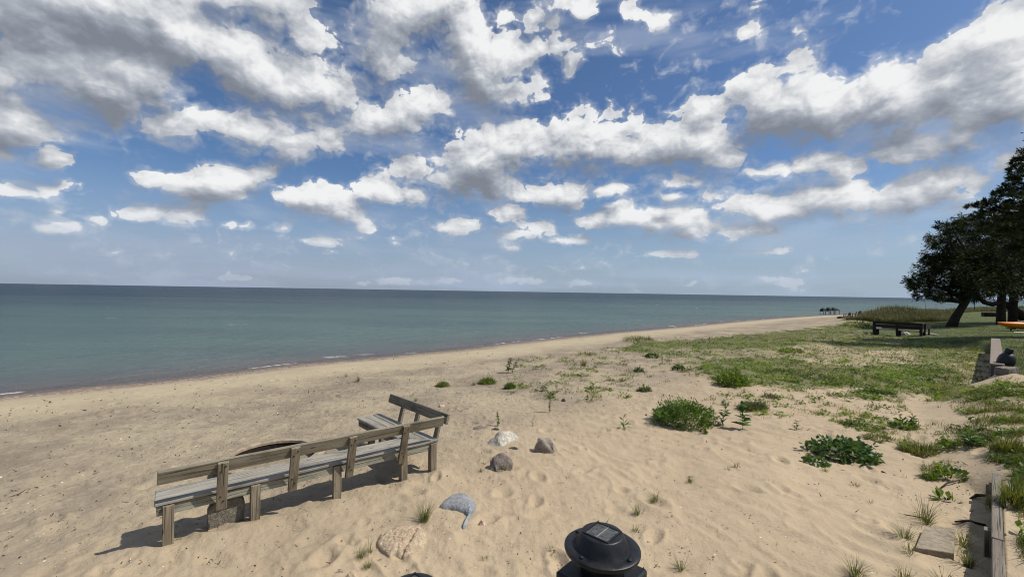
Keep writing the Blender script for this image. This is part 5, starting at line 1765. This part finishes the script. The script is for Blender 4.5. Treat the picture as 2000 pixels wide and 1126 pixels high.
# ------------------------------------------------------------------ far things
def far_bench():
    a, b = at(1708, 654), at(1798, 657)
    o = empty('dark_bench', a, math.atan2(b.y - a.y, b.x - a.x))
    L = (b - a).length
    tag(o, 'dark-stained bench seen from behind, with side wings, on the green patch', 'bench')
    m = MB(); m.board(-.1, L + .1, -.02, .02, .56, .76, .01); m.board(-.1, L + .1, -.035, .005, .775, .97, .01)
    m.build('backrest', M_DARKWOOD, o)
    m = MB(); m.board(-.05, L + .05, .06, .24, .40, .44, .006); m.board(-.05, L + .05, .25, .43, .40, .44, .006)
    m.build('seat', M_GREYSEAT, o)
    for x in (.0, L * .5, L):
        m = MB(); m.board(0, 1.05, -.07, .07, 0, .06, .006)
        m.build('back_post', M_DARKWOOD, o, matrix=frame((x, .06, -.08), (0, -.10, 1), (1, 0, 0)))
        m = MB(); m.board(0, .47, -.07, .07, 0, .10, .006)
        m.build('leg', M_DARKWOOD, o, matrix=frame((x, .36, -.08), (0, 0, 1), (1, 0, 0)))
    for sx, nm in ((-.12, 1), (L + .10, -.35)):
        m = MB(); m.board(0, 1.8 if nm > 0 else 1.0, -.02, .02, .58, .95, .01)
        w_ = Matrix.Translation((sx, .35, 0)) @ Matrix.Rotation(R(101 + 14 * nm), 4, 'Z')
        m.build('wing_backrest', M_DARKWOOD, o, matrix=w_)
        m = MB(); m.board(0, 1.8 if nm > 0 else 1.0, -.40 if nm > 0 else .04, -.04 if nm > 0 else .40, .40, .44, .006)
        m.build('wing_seat', M_GREYSEAT, o, matrix=w_)
        for x in (.08, 1.7 if nm > 0 else .9):
            m = MB(); m.board(0, 1.02, -.06, .06, 0, .08, .006)
            m.build('wing_leg', M_DARKWOOD, o, matrix=w_ @ frame((x, 0, -.08), (0, 0, 1), (1, 0, 0)))


M_GREYSEAT = wood_mat('grey_bench_slats', (0.05, 0.045, 0.042), (0.10, 0.092, 0.088), (0.16, 0.15, 0.145))
far_bench()


def kayak():
    tip = at(1948, 632, 0.85)
    k = Vector((math.cos(R(-12)), math.sin(R(-12)), 0))
    o = empty('kayak', tip, R(-12))
    tag(o, 'orange kayak, only its pointed bow in view at the right edge', 'kayak')
    n, mseg = 24, 16
    vs, fs = [], []
    Lk = 3.2
    for i in range(n + 1):
        t = i / n
        wd = .40 * (math.sin(math.pi * min(max(t, .004), .996)) ** .62)
        keel = -.30 * math.sin(math.pi * t) ** .5 - .02 + .06 * (abs(2 * t - 1) ** 3)
        dk = .20 * math.sin(math.pi * t) ** .8 + .06 * (abs(2 * t - 1) ** 3)
        for j in range(mseg):
            a = 2 * math.pi * j / mseg
            y = wd * math.cos(a)
            z = dk * math.sin(a) if math.sin(a) > 0 else -keel * math.sin(a)
            vs.append((t * Lk, y, z + .06 * (abs(2 * t - 1) ** 3)))
    for i in range(n):
        for j in range(mseg):
            l = (j + 1) % mseg
            fs.append((i * mseg + j, i * mseg + l, (i + 1) * mseg + l, (i + 1) * mseg + j))
    m = MB(); m.add(vs, fs)
    m.build('hull', M_ORANGE, o, smooth='all')
    m = MB()
    for i in range(20):
        a0, a1 = 2 * math.pi * i / 20, 2 * math.pi * (i + 1) / 20
        m.tube([(1.6 + .48 * math.cos(a0), .22 * math.sin(a0), .205), (1.6 + .48 * math.cos(a1), .22 * math.sin(a1), .205)], [.025, .025], 6)
    m.build('cockpit_rim', M_BLACKPLASTIC, o)
    for x in (.75, 2.4):
        c_ = tip + k * x
        g = float(height(np.array([c_.x]), np.array([c_.y]))[0])
        st = MB()
        sidev = Vector((-k.y, k.x, 0))
        st.tube([(0, 0, 0), (0, 0, tip.z - g - .26)], [.04, .04], 8)
        st.tube([-sidev * .34 + Vector((0, 0, tip.z - g - .29)), sidev * .34 + Vector((0, 0, tip.z - g - .29))], [.035, .035], 8)
        q = st.build('kayak_stand', M_DARKWOOD)
        q.location = (c_.x, c_.y, g)
        tag(q, 'short dark timber stand under the bow of the kayak' if x < 1 else 'short dark timber stand under the stern of the kayak', 'stand')


kayak()


def hoists():
    vd = Vector((.586, .81, 0)); e = Vector((.81, -.586, 0))
    c0 = at(1621, 613.5, -.55)
    rz = math.atan2((e * .72 + vd * .69).y, (e * .72 + vd * .69).x)
    names = ['left-hand dark covered watercraft, lowest of the three on hoists', 'middle dark covered watercraft on a hoist at the waterline', 'right-hand dark covered watercraft, with the longest pointed bow']
    hn = ['metal boat hoist under the left-hand covered watercraft', 'metal boat hoist under the middle covered watercraft', 'metal boat hoist under the right-hand covered watercraft']
    for k, (off, zz) in enumerate(((-1.05, .85), (.0, 1.0), (.95, 1.02))):
        p = c0 + e * off * .72 + vd * (.5 * k)
        h = empty('boat_hoist', (p.x, p.y, -.75), rz)
        h.scale = (.72, .72, .78)
        tag(h, hn[k], 'boat hoist', 'boat hoists at the waterline')
        for (x, y) in ((-.75, -.5), (.75, -.5), (-.75, .5), (.75, .5)):
            m = MB(); m.tube([(x, y, 0), (x, y, zz + .1)], [.055, .05], 8)
            m.build('post', M_GALV, h)
        m = MB()
        for y in (-.5, .5):
            m.tube([(-.85, y, zz + .08), (.85, y, zz + .08)], [.045, .045], 8)
        for x in (-.75, .75):
            m.tube([(x, -.55, zz + .05), (x, .55, zz + .05)], [.045, .045], 8)
        m.build('cradle', M_GALV, h)
        b = empty('covered_watercraft', (p.x, p.y, -.75 + (zz + .12) * .78), rz)
        b.scale = (.72, .72, .72)
        tag(b, names[k], 'watercraft', 'covered watercraft on hoists')
        hb = MB(); vs, fs = [], []
        prof = [(-1.0, .36, .30), (-.9, .46, .50), (-.55, .52, .72), (-.2, .52, .74), (.2, .50, .56), (.6, .40, .40), (.95, .22, .30), (1.25, .03, .26)]
        for (x, wy, top) in prof:
            for j in range(12):
                a = 2 * math.pi * j / 12
                vs.append((x, wy * math.cos(a), (top - .12) * math.sin(a) + .12 if math.sin(a) > 0 else .12 + .16 * math.sin(a) * (1 - max(0, x) * .4)))
        for i in range(len(prof) - 1):
            for j in range(12):
                l = (j + 1) % 12
                fs.append((i * 12 + j, i * 12 + l, (i + 1) * 12 + l, (i + 1) * 12 + j))
        fs += [tuple(range(12)), tuple(range((len(prof) - 1) * 12, len(prof) * 12))]
        hb.add(vs, fs); hb.build('cover', M_TARP, b, smooth=True)


hoists()


def beach_chair(px, py, sc, rz, label):
    g = at(px, py)
    o = empty('beach_chair', g, rz)
    tag(o, label, 'chair', 'beach chairs by the water')
    m = MB()
    for k in range(5):
        y = -.24 + .12 * k
        m.board(0, .80 - .05 * abs(k - 2) ** 1.5, y - .055, y + .055, 0, .02, .003)
    m.build('backrest', M_CHAIRWOOD, o, matrix=Matrix.Scale(sc, 4) @ frame((-.10, 0, .22), (-.42, 0, 1), (0, 1, 0)))
    m = MB()
    for k in range(4):
        m.board(-.27, .27, -.06 + .13 * k, .06 + .13 * k, 0, .02, .003)
    m.build('seat', M_CHAIRWOOD, o, matrix=Matrix.Scale(sc, 4) @ frame((0, 0, .30), (0, 1, 0), (1, 0, .25)))
    for y in (-.32, .32):
        m = MB(); m.board(-.35, .5, y - .06, y + .06, .54, .565, .003)
        m.build('armrest', M_CHAIRWOOD, o, matrix=Matrix.Scale(sc, 4))
        m = MB(); m.board(-.04, .58, y * .9 - .02, y * .9 + .02, 0, .10, .003)
        m.build('rear_leg', M_CHAIRWOOD, o, matrix=Matrix.Scale(sc, 4) @ Matrix.Rotation(R(-20), 4, 'Y') @ Matrix.Translation((-.45, 0, -.06)))
        m = MB(); m.board(0, .56, -.045, .045, 0, .03, .003)
        m.build('front_leg', M_CHAIRWOOD, o, matrix=Matrix.Scale(sc, 4) @ frame((.46, y, -.02), (0, 0, 1), (1, 0, 0)))


beach_chair(1655, 619.5, .62, R(120), 'leftmost of the three dark beach chairs near the water')
beach_chair(1667.5, 618.8, .68, R(150), 'middle one of the three dark beach chairs near the water')
beach_chair(1674.5, 618.8, .72, R(110), 'rightmost of the three dark beach chairs, beside the dune grass')


def small_things():
    g = at(1644, 621)
    m = MB(); m.tube([(-.45, 0, .05), (-.1, .04, .09), (.45, -.02, .06)], [.09, .11, .08], 8)
    o = m.build('driftwood_log', M_BARK, smooth='all'); o.location = g
    tag(o, 'short dark log lying on the sand left of the beach chairs', 'log')
    g = at(1672, 651)
    m = MB()
    m.tube([(-.5, -.1, .03), (0, .02, .10), (.55, .1, .22)], [.03, .035, .015], 6); m.tube([(-.1, 0, .08), (.2, -.2, .14)], [.025, .01], 6)
    o = m.build('driftwood_branch', M_DRIFT, smooth='all'); o.location = g
    tag(o, 'pale bare driftwood branch on the grass left of the dark bench', 'branch')
    a, b = at(1806, 650), at(1830, 655)
    m = MB(); d_ = b - a; m.board(0, d_.length + .3, -.14, .14, .02, .06, .005)
    o = m.build('loose_plank', M_SEAT, matrix=frame(a + Vector((0, 0, .0)), d_, Vector((-d_.y, d_.x, 0)))); tag(o, 'grey plank lying flat on the grass right of the dark bench', 'plank')
    g = at(1940, 618)
    r = empty('planter_box', g, R(-30))
    tag(r, 'low dark rectangular planter box on the lawn under the trees', 'planter')
    m = MB()
    for z in (0, .17, .34):
        m.board(-.95, .95, -.42, -.37, z, z + .16, .006); m.board(-.95, .95, .37, .42, z, z + .16, .006)
    m.build('side_boards', M_DARKWOOD, r)
    m = MB(); m.board(-.37, .37, -.05, 0, 0, .50, .006); m.build('end_board', M_DARKWOOD, r, matrix=frame((-.90, 0, 0), (0, 1, 0), (-1, 0, 0)))
    m = MB(); m.board(-.37, .37, -.05, 0, 0, .50, .006); m.build('end_board', M_DARKWOOD, r, matrix=frame((.95, 0, 0), (0, 1, 0), (-1, 0, 0)))
    m = MB(); m.box(-.89, .89, -.365, .365, .2, .42); m.build('soil', M_BARK, r)
    for px, y0, y1, lab in ((1808, 607, 591, 'thin fence post left of the leaning cedar'), (1828, 608, 592, 'thin fence post just left of the cedar trunk'), (1927, 606, 594, 'thin fence post right of the birdhouse pole')):
        g = at(px, y0)
        h = (y0 - y1) / F_PX * g.y
        m = MB(); m.tube([(0, 0, -.2), (0, 0, h * .5), (.01, 0, h)], [.03, .03, .028], 8)
        o = m.build('fence_post', M_DARKWOOD); o.location = g
        tag(o, lab, 'fence post', 'thin fence posts above the beach')
    g = at(1903.5, 608)
    h = 24 / F_PX * g.y
    r = empty('birdhouse_pole', g)
    tag(r, 'pole with a small roofed birdhouse beside the leaning cedar', 'birdhouse')
    m = MB(); m.tube([(0, 0, -.2), (0, 0, h)], [.05, .045], 8); m.build('pole', M_DARKWOOD, r)
    m = MB(); m.box(-.15, .15, -.15, .15, h, h + .30); m.build('box', M_DARKWOOD, r)
    m = MB(); m.add([(-.26, -.24, h + .28), (.26, -.24, h + .28), (.26, .24, h + .28), (-.26, .24, h + .28), (-.26, 0, h + .50), (.26, 0, h + .50)], [(3, 2, 1, 0), (0, 1, 5, 4), (2, 3, 4, 5), (0, 4, 3), (1, 2, 5)])
    m.build('roof', M_DARKWOOD, r)
    g = at(1993, 650)
    m = MB(); m.tube([(-.35, .05, .04), (1.2, -.1, .04)], [.03, .03], 8)
    o = m.build('white_pipe', M_WHITE, smooth=True); o.location = g
    tag(o, 'thin white pipe lying on the lawn below the kayak', 'pipe')
    for i, (p, q, rad, lab) in enumerate((((1895, 975), (1932, 972), .020, 'upper bare root sticking out of the timber wall'), ((1865, 1020), (1926, 1030), .016, 'lower thin root reaching over the shaded sand from the wall'), ((1722, 1008), (1806, 1014), .006, 'long straight thin stick lying left of the tall yellow-green tuft'),
                                          ((1826, 962), (1880, 938), .010, 'dark bent branch lying below the leafy weeds'))):
        a, b = at(*p), at(*q)
        a.z += .012; b.z += .025 if i < 2 else .02
        mid = (a + b) / 2 + Vector((0, .03, .015))
        m = MB(); m.tube([a - a, mid - a, b - a], [rad * .5, rad, rad * .9], 7)
        o = m.build('root' if i < 2 else 'stick', M_BARK, smooth='all'); o.location = a
        tag(o, lab, 'root' if i < 2 else 'stick')


M_DRIFT = plain_mat('bleached_driftwood', (0.33, 0.30, 0.26), .85, .2, 14.0, .2, 0, .4)
small_things()
